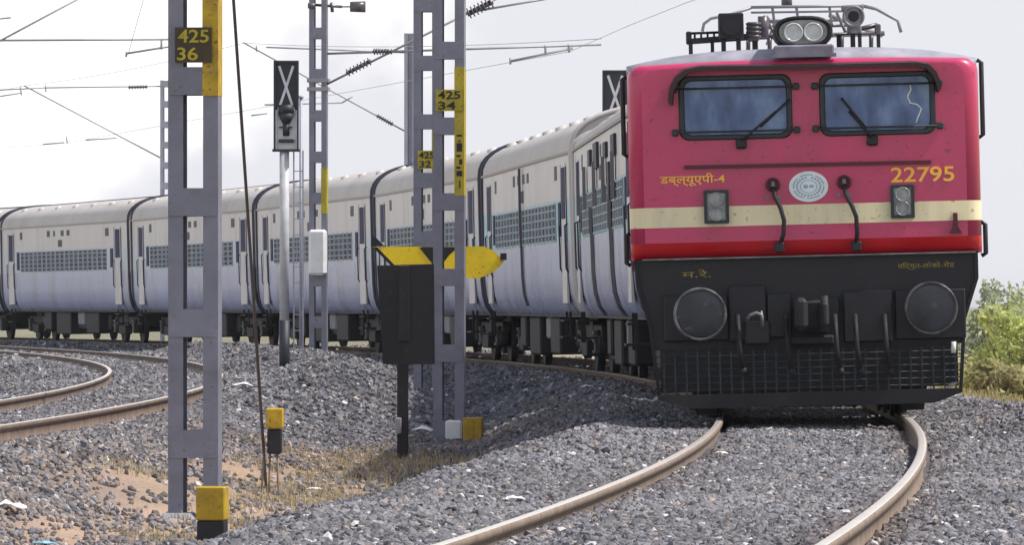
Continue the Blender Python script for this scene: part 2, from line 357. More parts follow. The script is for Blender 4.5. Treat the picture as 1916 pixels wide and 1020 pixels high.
cd = np.where((vv > 3)[:, None], np.array([.42, .36, .22])[None]*(.8+.4*n1[:, None]), cd)
cd = np.where((vv < -9)[:, None], np.array([.50, .45, .33])[None]*(.8+.4*n1[:, None]), cd)
farf = sstep(200, 330, V[:, 1])[:, None]; cd = cd*(1-farf)+np.array([.21, .20, .135])[None]*(.85+.3*n1[:, None])*farf
gnd = np_mesh('ground', V, Fc, M['soil'], cg*gw[:, None]+cd*(1-gw[:, None]), kind='structure', smooth=True)

# ------------------------------------------------------------------ ballast stones (uncountable)
def stones(nm, xs, ys, size, col, sink=.25, ico=False):
    n = len(xs); z = gz(xs, ys)
    cube = np.array([[-1, -1, -1], [1, -1, -1], [1, 1, -1], [-1, 1, -1], [-1, -1, 1], [1, -1, 1], [1, 1, 1], [-1, 1, 1]], float)*.5
    fc = np.array([[0, 3, 2, 1], [4, 5, 6, 7], [0, 1, 5, 4], [1, 2, 6, 5], [2, 3, 7, 6], [3, 0, 4, 7]])
    tri = np.concatenate([fc[:, [0, 1, 2]], fc[:, [0, 2, 3]]])
    if ico:
        f_ = (1+5**.5)/2; cube = np.array([[-1, f_, 0], [1, f_, 0], [-1, -f_, 0], [1, -f_, 0], [0, -1, f_], [0, 1, f_], [0, -1, -f_], [0, 1, -f_], [f_, 0, -1], [f_, 0, 1], [-f_, 0, -1], [-f_, 0, 1]])*.5/1.45
        tri = np.array([[0, 11, 5], [0, 5, 1], [0, 1, 7], [0, 7, 10], [0, 10, 11], [1, 5, 9], [5, 11, 4], [11, 10, 2], [10, 7, 6], [7, 1, 8], [3, 9, 4], [3, 4, 2], [3, 2, 6], [3, 6, 8], [3, 8, 9], [4, 9, 5], [2, 4, 11], [6, 2, 10], [8, 6, 7], [9, 8, 1]])
    nv_ = len(cube)
    P = cube[None]*(1+rng.normal(0, .17, (n, nv_, 3)).clip(-.45, .45))
    P *= rng.uniform(.65, 1.2, (n, 1, 3)); P[:, :, 2] *= rng.uniform(.6, .95, (n, 1))
    q = rng.normal(size=(n, 4)); q /= np.linalg.norm(q, axis=1, keepdims=True); a, b, c, d = q.T
    Rm = np.stack([np.stack([1-2*(c*c+d*d), 2*(b*c-a*d), 2*(b*d+a*c)], -1), np.stack([2*(b*c+a*d), 1-2*(b*b+d*d), 2*(c*d-a*b)], -1), np.stack([2*(b*d-a*c), 2*(c*d+a*b), 1-2*(b*b+c*c)], -1)], 1)
    P = np.einsum('nij,nkj->nki', Rm, P)*size[:, None, None]
    P[:, :, 0] += xs[:, None]; P[:, :, 1] += ys[:, None]; P[:, :, 2] += (z+size*(.5-sink)*rng.uniform(.3, 1.3, n))[:, None]
    Fn = (np.arange(n)[:, None, None]*nv_+tri[None]).reshape(-1, 3)
    o = np_mesh(nm, P.reshape(-1, 3), Fn, M['stone'], np.repeat(col, nv_, axis=0), kind='stuff')
    return o
def sample(n, d0, d1, pw):
    u = rng.uniform(0, 1, n); d = (d0**pw+(d1**pw-d0**pw)*u)**(1/pw)
    px = rng.uniform(-130, 2046, n); return (px-958)*d/F, d
def wide(n, d0, d1):
    d = rng.uniform(d0, d1, n); px = np.where(rng.uniform(0, 1, n) < .5, rng.uniform(-1100, -130, n), rng.uniform(2046, 2900, n)); return (px-958)*d/F, d
def stone_cols(xs, ys, dirtmix):
    n = len(xs); b = rng.normal(1, .27, n).clip(.3, 1.8)
    base = np.array([.178, .175, .192])[None]*b[:, None]
    t = rng.uniform(0, 1, n)
    pink = (t < .06+.5*dirtmix)
    base = base*(.78+.44*vnoise(xs*.7, ys*.35, 41))[:, None]
    vs_ = trk_v(xs, ys); stain = np.exp(-((np.abs(vs_)-.84)/.22)**2)*vnoise(xs*.5+9, ys*.2, 43)
    base = base*(1-stain[:, None]*np.array([.25, .42, .52])[None])
    base = np.where(pink[:, None], np.array([.28, .235, .215])[None]*b[:, None], base)
    base = np.where((t > .984)[:, None], np.array([.55, .54, .56])[None], base)
    return base.clip(.02, .75)
XS = []; YS = []; SZ = []
for (n, d0, d1, s0, s1) in ((120000, 28, 50, .02, .05), (115000, 50, 85, .024, .052), (75000, 85, 150, .036, .072), (26000, 150, 215, .06, .11)):
    x, y = sample(n, d0, d1, 2.0 if d1 < 100 else 1.6); XS.append(x); YS.append(y); SZ.append(rng.uniform(s0, s1, n)**1.0)
x, y = wide(52000, 28, 110); XS.append(x); YS.append(y); SZ.append(rng.uniform(.035, .075, 52000))
xs, ys, sz = map(np.concatenate, (XS, YS, SZ))
v_ = trk_v(xs, ys); gwt = gravel_w(xs, ys)
keep = rng.uniform(0, 1, len(xs)) < (np.where(((xs+2.9)/.75)**2+((ys-57)/3.5)**2 < .8, .02, .16)+.84*gwt**1.5)
for off in (.838, -.838):
    keep &= np.abs(v_-off) > .088
    keep &= np.abs(v_-V2-off) > .088
keep &= (v_ > -11.5) & (v_ < 5.2)
xs, ys, sz, gwt, v_ = xs[keep], ys[keep], sz[keep], gwt[keep], v_[keep]
dm = np.clip(np.exp(-((v_+5.6)/1.2)**2)*(ys < 75), 0, 1)*.7+(1-gwt)*.6+np.clip((v_-2.8)/1.2, 0, 1)*.9*(ys > 62)
sc_ = stone_cols(xs, ys, dm); nr = ys < 58
stones('ballast', xs[nr], ys[nr], sz[nr]*1.08, sc_[nr], ico=True)
stones('ballast', xs[~nr], ys[~nr], sz[~nr], sc_[~nr])

# ------------------------------------------------------------------ railway tracks
RP = [(-.068, -.172), (.068, -.172), (.068, -.160), (.010, -.135), (.009, -.05), (.034, -.036), (.035, -.010), (.027, -.002), (.012, 0), (-.012, 0), (-.027, -.002), (-.035, -.010), (-.034, -.036), (-.009, -.05), (-.010, -.135), (-.068, -.160)]
def rail(u, s0, s1, voff, cant, parent):
    mb = MB(); n = len(RP); ss = np.arange(s0, s1, .8); rings = []
    for s in ss:
        rings.append([trk(s, voff+u+p[0], p[1]+(u*cant), 0) for p in RP])
    mb.loft(rings)
    for i in range(len(mb.f)-2):
        mb.m[i] = 1 if 7 <= (i % n) <= 9 else 0; mb.sm[i] = True
    return mb.build('rail', [M['rail_side' if voff == 0 else 'rail_rust'], M['rail_top']], parent)
def track(label, voff, cant, s_a, s_b, sl_a, sl_n, clips):
    t = thing('railway_track', label, 'railway track', trk(sl_a, voff))
    inv = Matrix.Translation(-t.location)
    for u in (-.838, .838):
        o = rail(u, s_a, s_b, voff, cant, t); o.data.transform(inv)
    for k in range(sl_n):
        s = sl_a+.65*k; th = s/RAD
        mb = MB(); prof = [(-1.37, -.40), (1.37, -.40), (1.37, -.225), (1.2, -.19), (.6, -.185), (.4, -.215), (-.4, -.215), (-.6, -.185), (-1.2, -.19), (-1.37, -.225)]
        Mx = inv @ Matrix.Translation(trk(s, voff, 0, 0)) @ Matrix.Rotation(th, 4, 'Z') @ Matrix.Rotation(-cant, 4, 'Y')
        mb.prism(prof, -.11, .11, Mx); so_ = mb.build('sleeper', M['concrete'], t)
    return t
track('curved track in the foreground that the red locomotive stands on', 0, CANT, -75, 215, -57, 70, True)
track('empty curved track at the left edge, passing behind the big mast', V2, .008, -50, 190, -35, 70, False)

# ------------------------------------------------------------------ locomotive
LF = -9.4; S_LOCO = -19.0+9.4
thl = S_LOCO/RAD; LT = .025
loco = thing('electric_locomotive', 'red electric locomotive with cream stripe and black buffer beam, number 22795 on its nose', 'locomotive', trk(S_LOCO, -.10, 0), (0, -LT, thl))
LM = Matrix.Translation(loco.location) @ Euler((0, -LT, thl)).to_matrix().to_4x4(); LI = LM.inverted()
def Lp(px, py, off=0.0):      # point on the plane `off` metres behind the nose, in the locomotive's own frame
    o = LI @ Vector((0, 0, CAMZ)); d = (LI @ at(px, py, 1.0))-o
    t = (LF+off-o.y)/d.y; return o+d*t
HW = 1.57
def outline(hw, z0, z1, rt, n=7, arch=.03):
    pts = [(-hw, z0), (hw, z0)]
    for k in range(n): a = k/(n-1)*math.pi/2; pts.append((hw-rt+rt*math.cos(a), z1-rt+rt*math.sin(a)))
    pts += [(hw*.5, z1+arch*.7), (0, z1+arch), (-hw*.5, z1+arch*.7)]
    for k in range(n): a = math.pi/2+k/(n-1)*math.pi/2; pts.append((-hw+rt+rt*math.cos(a), z1-rt+rt*math.sin(a)))
    return pts
def shell_front():
    mb = MB(); mb.smooth = True; rings = []
    for ins, dep in ((0, 3.0), (0, .16), (.012, .09), (.04, .035), (.08, .008), (.13, 0)):
        rings.append([(p[0], LF+dep, p[1]) for p in outline(HW-ins, 1.60, 3.20-ins*.4, .13)])
    mb.loft(rings, cap=False)
    b = len(mb.v)-len(rings[0]); mb.smooth = False
    mb.f.append(tuple(range(b, b+len(rings[0])))); mb.m.append(0); mb.sm.append(False)
    # lower lip curving under, and the stretch of side wall behind it
    prof = [(1.60, 0), (1.56, .012), (1.52, .035), (1.485, .075), (1.455, .14)]
    mb.smooth = True
    us = [-HW, -HW+.012, -HW+.04, -HW+.13, -.7, 0, .7, HW-.13, HW-.04, HW-.012, HW]; du = [.16, .09, .035, 0, 0, 0, 0, 0, .035, .09, .16]
    grid = [[(u, LF+d+e, z) for u, d in zip(us, du)] for z, e in prof]
    mb.mi = 1; mb.loft(grid, close=False, cap=False)
    return mb.build('cab_front', [M['red'], M['red_no_glare']], loco)
shell_front()
mb = MB()    # body sides
for sgn in (-1, 1):
    mb.prism([(sgn*HW, 1.45), (sgn*(HW-.03), 1.45), (sgn*(HW-.03), 3.1), (sgn*HW, 3.1)], LF+3.002, -LF+1.4)
    mb.prism([(sgn*HW, 1.45), (sgn*(HW-.03), 1.45), (sgn*(HW-.03), 1.6), (sgn*HW, 1.6)], LF+.162, LF+3.0)
    for k in range(12): mb.box(min(sgn*HW, sgn*(HW+.012)), max(sgn*HW, sgn*(HW+.012)), LF+4+k*.9, LF+4.6+k*.9, 2.2, 2.8)
mb.box(-HW+.03, HW-.03, -LF+1.3, -LF+1.4, 1.45, 3.1)
mb.build('body_side', M['red'], loco)
mb = MB(); mb.smooth = True    # roof
rr = []
for y, zc, ze, hw in ((LF+.10, 3.215, 3.16, HW-.05), (LF+.16, 3.275, 3.185, HW-.02), (LF+.30, 3.315, 3.20, HW-.005), (LF+.6, 3.335, 3.205, HW+.002), (LF+2, 3.345, 3.205, HW+.003), (-LF+1.4, 3.345, 3.205, HW+.003)):
    ring = []
    for k in range(17):
        t = -1+2*k/16; ring.append((hw*t, y, ze+(zc-ze)*(1-abs(t)**3.2)))
    ring += [(hw, y, ze-.08), (-hw, y, ze-.08)]
    rr.append(ring)
mb.loft(rr); mb.build('roof', M['loco_roof'], loco)
# cream stripe, proud of the nose, wrapping the corners
def strip(z0l, z0r, z1l, z1r, proud, name, m):
    us = [-HW, -HW+.012, -HW+.04, -HW+.08, -HW+.13, HW-.13, HW-.08, HW-.04, HW-.012, HW]; du = [.16, .09, .035, .008, 0, 0, .008, .035, .09, .16]
    mb = MB(); rows = []
    for zl, zr in ((z0l, z0r), (z1l, z1r)):
        rows.append([(u*(1+proud/HW), LF+d-proud, zl+(zr-zl)*(u+HW)/(2*HW)) for u, d in zip(us, du)])
    mb.smooth = True; mb.loft(rows, close=False, cap=False); return mb.build(name, m, loco)
a, b, c_, d_ = Lp(1192, 390), Lp(1838, 374), Lp(1192, 428), Lp(1840, 411)
strip(c_.z, d_.z, a.z, b.z, .004, 'cream_stripe', M['cream'])
# visor over the two windows: a drooping brow
def brow():
    pts = [(1250, 188), (1252, 165), (1262, 143), (1280, 127), (1310, 121), (1500, 119), (1715, 113), (1737, 117), (1750, 130), (1757, 146), (1760, 162)]
    mb = MB(); top = [Lp(*p) for p in pts]; rings = []
    for p in top:
        q = Vector((p.x, 0, p.z)); ce = Vector((0, 0, 2.75)); n = (q-ce); n = Vector((n.x*.4, 0, n.z)).normalized() if abs(p.x) < 1.05 else (q-ce).normalized()
        rings.append([(p.x, LF+.001, p.z), (p.x, LF-.20, p.z-.02), (p.x-n.x*.03, LF-.20, p.z-.055), (p.x-n.x*.045, LF+.001, p.z-.045)])
    mb.loft(rings); return mb.build('window_visor', M['visor'], loco)
brow()
def rrect(x0, x1, z0, z1, r, n=5):
    pts = []
    for cx, cz, a0 in ((x1-r, z1-r, 0), (x0+r, z1-r, 90), (x0+r, z0+r, 180), (x1-r, z0+r, 270)):
        for k in range(n): a = R_(a0+90*k/(n-1)); pts.append((cx+r*math.cos(a), cz+r*math.sin(a)))
    return pts
def cab_window(x0, y0, x1, y1, wip):
    a = Lp(x0, y1); b = Lp(x1, y0); z0, z1 = a.z, b.z; u0, u1 = a.x, b.x
    o1 = rrect(u0, u1, z0, z1, .09); o2 = rrect(u0+.055, u1-.055, z0+.05, z1-.05, .07)
    mb = MB(); n = len(o1)
    rings = [[(p[0], LF+.002, p[1]) for p in o1], [(p[0], LF-.028, p[1]) for p in rrect(u0+.012, u1-.012, z0+.012, z1-.012, .09)], [(p[0], LF-.028, p[1]) for p in rrect(u0+.045, u1-.045, z0+.04, z1-.04, .075)], [(p[0], LF-.003, p[1]) for p in o2]]
    mb.loft(rings, cap=False)
    fr = mb.build('cab_window', M['gasket'], loco)
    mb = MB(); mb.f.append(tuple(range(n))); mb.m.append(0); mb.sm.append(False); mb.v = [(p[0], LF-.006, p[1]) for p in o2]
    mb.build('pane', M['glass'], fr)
    mb = MB()
    for f in (.80, .13): 
        z = z0+(z1-z0)*f; mb.tube([(u0-.02, LF-.045, z), (u1+.02, LF-.045, z)], .009, 6)
    for f in (.80, .13):
        for u in (u0-.035, u1+.035):
            z = z0+(z1-z0)*f; mb.box(u-.03, u+.03, LF-.05, LF+.002, z-.03, z+.03, bev=.01)
    mb.build('window_guard', M['gasket'], fr)
    mb = MB(); p = Lp(*wip[0]); q = Lp(*wip[1])
    mb.box(p.x-.05, p.x+.05, LF-.055, LF+.002, p.z-.05, p.z+.045, bev=.015)
    mb.tube([(p.x, LF-.06, p.z+.02), (q.x, LF-.055, q.z)], .010, 6)
    dv = Vector((q.x-p.x, 0, q.z-p.z)).normalized(); e = Vector((q.x, LF-.05, q.z))
    mb.tube([e-dv*.22+Vector((.02, 0, .01)), e+dv*.14+Vector((.02, 0, .01))], .012, 6)
    mb.build('wiper', M['black'], fr)
    return fr
cab_window(1271, 137, 1481, 264, ((1387, 268), (1452, 208)))
w2 = cab_window(1534, 131, 1749, 256, ((1632, 262), (1588, 208)))
mb = MB(); mb.tube([Lp(x, y, -.012) for x, y in ((1703, 155), (1704, 168), (1698, 180), (1703, 192), (1716, 195), (1724, 203), (1718, 218), (1714, 230))], .007, 6)
mb.build('white_squiggle', M['white'], w2)  # thin wavy white line laid over the right pane
mb = MB(); a = Lp(1280, 313); b = Lp(1742, 303)
mb.prism([(a.x, a.z-.016), (b.x, b.z-.016), (b.x, b.z+.016), (a.x, a.z+.016)], LF-.03, LF+.002); mb.build('rain_strip', M['dark_red'], loco)
# headlight
hl = Lp(1503, 58, -.02)
def oval(cx, cz, a, b, n=28, e=2.6):
    return [(cx+a*math.copysign(abs(math.cos(t))**(2/e), math.cos(t)), cz+b*math.copysign(abs(math.sin(t))**(2/e), math.sin(t))) for t in [2*math.pi*k/n for k in range(n)]]
mb = MB(); mb.smooth = True; rings = []
for sc_, dep in ((1, .55), (1, .03), (.97, -.02), (.90, -.025), (.86, .02)):
    rings.append([(p[0], LF+dep, p[1]) for p in oval(hl.x, hl.z, .265*sc_, .142*sc_**2)])
mb.loft(rings, cap=False); b = len(mb.v)-28; mb.f.append(tuple(range(b, b+28))); mb.m.append(0); mb.sm.append(False)
head = mb.build('headlight', M['black'], loco)
mb = MB(); mb.prism(oval(hl.x, hl.z-.005, .215, .108), LF+.0, LF+.021); mb.build('reflector_panel', M['lens_dim'], head)
for sx in (-.088, .088):
    mb = MB(); mb.disc((hl.x+sx, LF-.005, hl.z-.008), (0, 1, 0), .080, .02); mb.torus((hl.x+sx, LF-.018, hl.z-.008), (0, 1, 0), .078, .010)
    mb.build('lamp', M['lens'], head)
p0 = Lp(1448, 106); p1 = Lp(1560, 84)
mb = MB(); mb.box(p0.x, p1.x, LF-.05, LF+.5, p0.z+.005, hl.z-.12, bev=.015); mb.box(p0.x-.02, p1.x+.02, LF-.06, LF+.02, p0.z-.01, p0.z+.02); mb.build('headlight_pedestal', M['pedestal'], loco)
# horns, roof gear and folded pantograph
def box_px(mb, x0, y0, x1, y1, off, dep, bev=.01):
    a = Lp(x0, y1, off); b = Lp(x1, y0, off); mb.box(a.x, b.x, LF+off, LF+off+dep, a.z, b.z, bev=bev)
mb = MB(); box_px(mb, 1345, 23, 1391, 73, .55, .45); c = Lp(1368, 48, .5); mb.tube([(c.x, LF+.56, c.z), (c.x, LF+.48, c.z)], .045, 14, r2=.085); mb.build('horn_box', M['black'], loco)
mb = MB(); c = Lp(1597, 30, .6)
mb.smooth = False; mb.tube([(c.x, LF+1.1, c.z), (c.x, LF+.75, c.z), (c.x, LF+.6, c.z)], [.05, .06, .092], 18); mb.torus((c.x, LF+.6, c.z), (0, 1, 0), .088, .014); box_px(mb, 1575, 8, 1616, 20, .62, .2); box_px(mb, 1586, 46, 1612, 62, .75, .3)
mb.build('horn', M['bare'], loco)
mb = MB(); mb.disc((c.x, LF+.60, c.z), (0, 1, 0), .05, .01); mb.build('horn_mouth', M['blk'], loco)
mb = MB()
for y_, r in ((11, .014), (21, .010)): mb.tube([Lp(1405, y_+2, 1.6), Lp(1612, y_-1, 1.6)], r, 8)
mb.tube([Lp(1612, 10, 1.6), Lp(1640, 16, 1.6), Lp(1662, 28, 1.6), Lp(1680, 38, 1.6), Lp(1686, 60, 1.6)], .016, 8)
mb.tube([Lp(1405, 14, 1.6), Lp(1365, 27, 1.6), Lp(1330, 34, 1.6), Lp(1317, 44, 1.6), Lp(1314, 58, 1.6)], .014, 8)
for x_ in (1445, 1552, 1490): mb.tube([Lp(x_, 12, 1.6), Lp(x_+4, 42, 1.9), Lp(x_-10, 82, 2.2)], .014, 6)
mb.tube([Lp(1425, 40, 1.9), Lp(1580, 36, 1.9)], .018, 8); mb.tube([Lp(1552, 28, 1.8), Lp(1650, 66, 2.1)], .02, 8); mb.tube([Lp(1440, 30, 1.8), Lp(1400, 66, 2.1)], .02, 8)
mb.build('pantograph', M['tubing'], loco)
mb = MB(); mb.prism([(Lp(1286, 78, .8).x, Lp(1286, 82, .8).z), (Lp(1400, 72, .8).x, Lp(1400, 74, .8).z), (Lp(1400, 62, .8).x, Lp(1400, 62, .8).z), (Lp(1286, 70, .8).x, Lp(1286, 72, .8).z)], LF+.8, LF+.95)
box_px(mb, 1284, 58, 1294, 82, .8, .2); mb.tube([Lp(1290, 62, .85), Lp(1345, 60, .85)], .012, 6)
for x_ in (1300, 1312, 1324, 1336): mb.tube([Lp(x_, 60, .85), Lp(x_, 74, .85)], .01, 6)
mb.build('roof_bar', M['black'], loco)
mb = MB(); mb.disc(Lp(1472, 0, 1.7), (0, 0, 1), .05, .12, 10); mb.build('roof_insulator', M['porcelain'], loco)
mb = MB(); box_px(mb, 1560, 60, 1650, 66, .9, .3); mb.tube([Lp(1590, 58, 1), Lp(1642, 46, 1)], .022, 8); box_px(mb, 1637, 44, 1648, 64, .9, .1); mb.build('roof_isolator', M['porcelain'], loco); mb = MB(); box_px(mb, 1398, 40, 1420, 76, .9, .3); mb.tube([Lp(1428, 70, 1.1), Lp(1428, 30, 1.1)], .05, 8)
for k in range(4): mb.disc(Lp(1410, 44+k*8, .95), (0, 0, 1), .07, .02, 14)
mb.build('roof_insulator', M['porcelain'], loco)
for x0_, y0_, x1_, y1_, of_ in ((1350, 72, 1358, 100, .6), (1378, 72, 1386, 100, .6), (1289, 78, 1296, 104, .8), (1330, 74, 1336, 100, .8), (1408, 74, 1418, 98, .95), (1592, 60, 1600, 98, .8), (1606, 60, 1612, 98, .8), (1641, 62, 1647, 100, .92), (1566, 64, 1573, 98, .95)):
    mb = MB(); box_px(mb, x0_, y0_, x1_, y1_, of_, .06, .004); mb.build('roof_bracket', M['black'], loco)
mb = MB(); mb.tube([Lp(1395, 70, 1.3), Lp(1655, 62, 1.3)], .022, 8); mb.tube([Lp(1420, 52, 1.5), Lp(1600, 46, 1.5)], .016, 8)
for x_, y_ in ((1400, 70), (1440, 68), (1575, 64), (1630, 63)): mb.tube([Lp(x_, y_, 1.3), Lp(x_, 104, 1.3)], .02, 6)
mb.tube([Lp(1430, 30, 1.5), Lp(1452, 66, 1.3)], .014, 6); mb.tube([Lp(1566, 24, 1.5), Lp(1582, 60, 1.3)], .014, 6)
mb.build('pantograph_frame', M['porcelain'], loco)
# marker lights
for x0, y0, x1, y1 in ((1318, 355, 1363, 419), (1667, 345, 1710, 409)):
    a = Lp(x0, y1); b = Lp(x1, y0); mb = MB(); mb.loft([[(p[0], LF+.002, p[1]) for p in rrect(a.x, b.x, a.z, b.z, .012)], [(p[0], LF-.05, p[1]) for p in rrect(a.x, b.x, a.z, b.z, .012)], [(p[0], LF-.05, p[1]) for p in rrect(a.x+.028, b.x-.028, a.z+.028, b.z-.028, .012)], [(p[0], LF-.035, p[1]) for p in rrect(a.x+.03, b.x-.03, a.z+.03, b.z-.03, .012)]])
    ml = mb.build('marker_light', M['gasket'], loco)
    mb = MB(); mb.box(a.x+.029, b.x-.029, LF-.037, LF-.034, a.z+.029, b.z-.029)
    for f in (.29, .71): mb.disc(((a.x+b.x)/2, LF-.038, a.z+(b.z-a.z)*f), (0, 1, 0), .062, .014, 20); mb.torus(((a.x+b.x)/2, LF-.046, a.z+(b.z-a.z)*f), (0, 1, 0), .060, .008)
    mb.build('lens', M['lens_dim'], ml)
# jumper sockets and hoses
for sock, path in (((1446, 346), ((1446, 350), (1450, 368), (1460, 388), (1467, 412), (1466, 438), (1458, 462))), ((1579, 341), ((1579, 345), (1583, 365), (1594, 385), (1602, 405), (1604, 435), (1602, 460)))):
    p = Lp(*sock); mb = MB(); mb.disc((p.x, LF-.02, p.z), (0, 1, 0), .058, .06, 20); mb.torus((p.x, LF-.05, p.z), (0, 1, 0), .052, .014)
    sk = mb.build('jumper_socket', M['dark_red'], loco)
    mb = MB(); mb.tube([Lp(x, y, -.08-.05*math.sin(i/5*math.pi)) for i, (x, y) in enumerate(path)], .020, 8); q = Lp(*path[-1]); mb.box(q.x-.045, q.x+.045, LF-.11, LF+.01, q.z-.05, q.z+.04, bev=.012)
    mb.build('jumper_hose', M['black'], loco)
    mb = MB(); mb.box(p.x-.015, p.x+.015, LF-.075, LF-.045, p.z-.07, p.z+.03)
    for sx in (-.05, .05): mb.disc((p.x+sx, LF-.02, p.z-.115), (0, 1, 0), .018, .05, 10)
    mb.build('socket_latch', M['bare'], sk)
# emblem
p = Lp(1513, 349); mb = MB(); mb.prism(oval(p.x, p.z, .175, .137, 40, 2), LF-.008, LF+.002); em = mb.build('emblem', M['badge'], loco)
mb = MB()
for r0, r1 in ((.80, .74), (.44, .40)):
    o1 = oval(p.x, p.z, .175*r0, .137*r0, 40, 2); o2 = oval(p.x, p.z, .175*r1, .137*r1, 40, 2)
    for k in range(40):
        if r0 > .5 and k % 7 == 0: continue
        j = (k+1) % 40; mb.prism([o1[k], o1[j], o2[j], o2[k]], LF-.0105, LF-.007)
mb.box(p.x-.045, p.x-.008, LF-.0105, LF-.007, p.z-.014, p.z+.016); mb.box(p.x+.004, p.x+.045, LF-.0105, LF-.007, p.z-.008, p.z+.014)
for k in range(22):
    a = 2*math.pi*k/22+.1
    if 1.3 < a < 1.8: continue
    mb.box(p.x+.105*math.cos(a)-.009, p.x+.105*math.cos(a)+.009, LF-.0105, LF-.007, p.z+.082*math.sin(a)-.009, p.z+.082*math.sin(a)+.009)
mb.build('emblem_print', M['badge_ink'], em)
# writing
a = Lp(1667, 341); b = Lp(1785, 311)
lettering('22795', .2, b.x-a.x, ((a.x+b.x)/2, LF-.004, (Lp(1726, 326).z)), M['yellow_text'], loco, bold=.0025, height=.135, name='train_number')
a = Lp(1235, 345); b = Lp(1356, 328)
lettering('डब्ल्यूएपी-4', .2, b.x-a.x, ((a.x+b.x)/2, LF-.004, Lp(1295, 336).z), M['yellow_text'], loco, bold=.002, height=.115, name='class_lettering')
# red bracket at the right corner of the nose
a = Lp(1788, 436); mb = MB(); mb.prism([(a.x-.055, a.z), (a.x+.055, a.z), (a.x+.02, a.z+.06), (a.x+.018, a.z+.18), (a.x-.018, a.z+.18), (a.x-.02, a.z+.06)], LF-.06, LF+.002); mb.build('lamp_bracket', M['dark_red'], loco)
# rail along bottom of the red
mb = MB(); us = [-HW+.10, HW-.06]; mb.box(us[0], us[1], LF+.06, LF+.12, 1.448, 1.462); mb.build('lip_moulding', M['bare'], loco)
# corner handrails
for sx, (y0, y1) in ((1, (110, 255)), (-1, (125, 275)), (1, (415, 478)), (-1, (420, 480))):
    za = Lp(1835, y1).z; zb = Lp(1835, y0).z; mb = MB(); u = sx*(HW+.040)
    mb.tube([(sx*HW, LF+.3, za), (u, LF+.3, za+.02), (u, LF+.3, zb-.02), (sx*HW, LF+.3, zb)], .022, 8); mb.build('handrail', M['black'], loco)
# headstock
mb = MB(); hp = [(-1.53, 1.455), (-1.53, 1.22), (-1.43, .86), (-1.40, .64), (1.38, .64), (1.41, .86), (1.53, 1.22), (1.53, 1.455)]
mb.prism(hp, LF+.14, LF+.4); mb.build('buffer_beam', M['black'], loco)
mb = MB(); mb.prism([(-1.53, 1.22), (-1.53, 1.44), (-1.50, 1.44), (-1.50, 1.22), (-1.40, .86), (-1.33, .2), (-1.36, .2), (-1.43, .86)], LF+.10, LF+.16); mb.build('beam_edge', M['underframe'], loco); mb = MB(); mb.prism([(1.53, 1.22), (1.53, 1.44), (1.50, 1.44), (1.50, 1.22), (1.38, .86), (1.33, .2), (1.36, .2), (1.41, .86)], LF+.10, LF+.16)
mb.build('beam_edge', M['underframe'], loco)
mb = MB()
for q_ in ((1243, 551, 1362, 640, .07, .08), (1366, 533, 1432, 640, .03, .12), (1580, 543, 1668, 641, .03, .12), (1676, 540, 1806, 636, .07, .08), (1436, 548, 1480, 632, .06, .1), (1395, 600, 1440, 645, -.05, .2), (1545, 556, 1570, 630, .05, .1)):
    mb = MB(); box_px(mb, *q_); mb.build('beam_plate', M['black'], loco)
for cx, cy in ((1310, 588), (1742, 577)):
    p = Lp(cx, cy, -.42); mb = MB(); Y = LF-.42; buf_m = M['buffer_face']
    mb.smooth = True; n = 36; rings = []
    for r, y in ((.10, LF+.1), (.10, Y+.12), (.14, Y+.10), (.21, Y+.035), (.232, Y+.02), (.236, Y), (.222, Y-.018), (.19, Y-.024), (.10, Y-.032), (.01, Y-.034)):
        rings.append([(p.x+r*math.cos(2*math.pi*k/n), y, p.z+r*math.sin(2*math.pi*k/n)) for k in range(n)])
    mb.loft(rings); bf = mb.build('buffer', buf_m, loco)
    mb = MB(); mb.torus((p.x, Y-.012, p.z), (0, 1, 0), .224, .014, 40); mb.build('buffer_rim', M['worn_rim'], bf)
mb = MB(); p = Lp(1520, 590, -.3)     # coupler
mb.box(p.x-.13, p.x+.13, LF-.1, LF+.3, p.z-.15, p.z+.15, bev=.04); mb.box(p.x-.16, p.x-.04, LF-.40, LF-.08, p.z-.13, p.z+.16, bev=.04); mb.box(p.x+.07, p.x+.15, LF-.34, LF-.08, p.z-.11, p.z+.12, bev=.03)
mb.tube([(p.x+.11, LF-.28, p.z-.15), (p.x+.11, LF-.28, p.z+.17)], .035, 12); mb.box(p.x-.2, p.x+.2, LF-.05, LF+.2, p.z-.27, p.z-.18, bev=.02)
mb.build('coupler', M['underframe'], loco)
mb = MB(); mb.tube([Lp(x, y, -.2) for x, y in ((1398, 597), (1404, 590), (1416, 586), (1425, 590), (1427, 610))], .017, 8); mb.tube([Lp(1424, 582, -.2), Lp(1428, 612, -.2)], .012, 6); mb.build('coupling_hook', M['bare'], loco)
for xs_ in (1470, 1562, 1380, 1600, 1655):
    mb = MB(); mb.tube([Lp(xs_, 590, -.05), Lp(xs_+2, 620, -.16), Lp(xs_+4, 655, -.2), Lp(xs_+10, 690, -.12)], .022, 8); mb.tube([Lp(xs_+10, 690, -.12), Lp(xs_+14, 702, -.12)], .03, 8); mb.build('brake_hose', M['underframe'], loco)
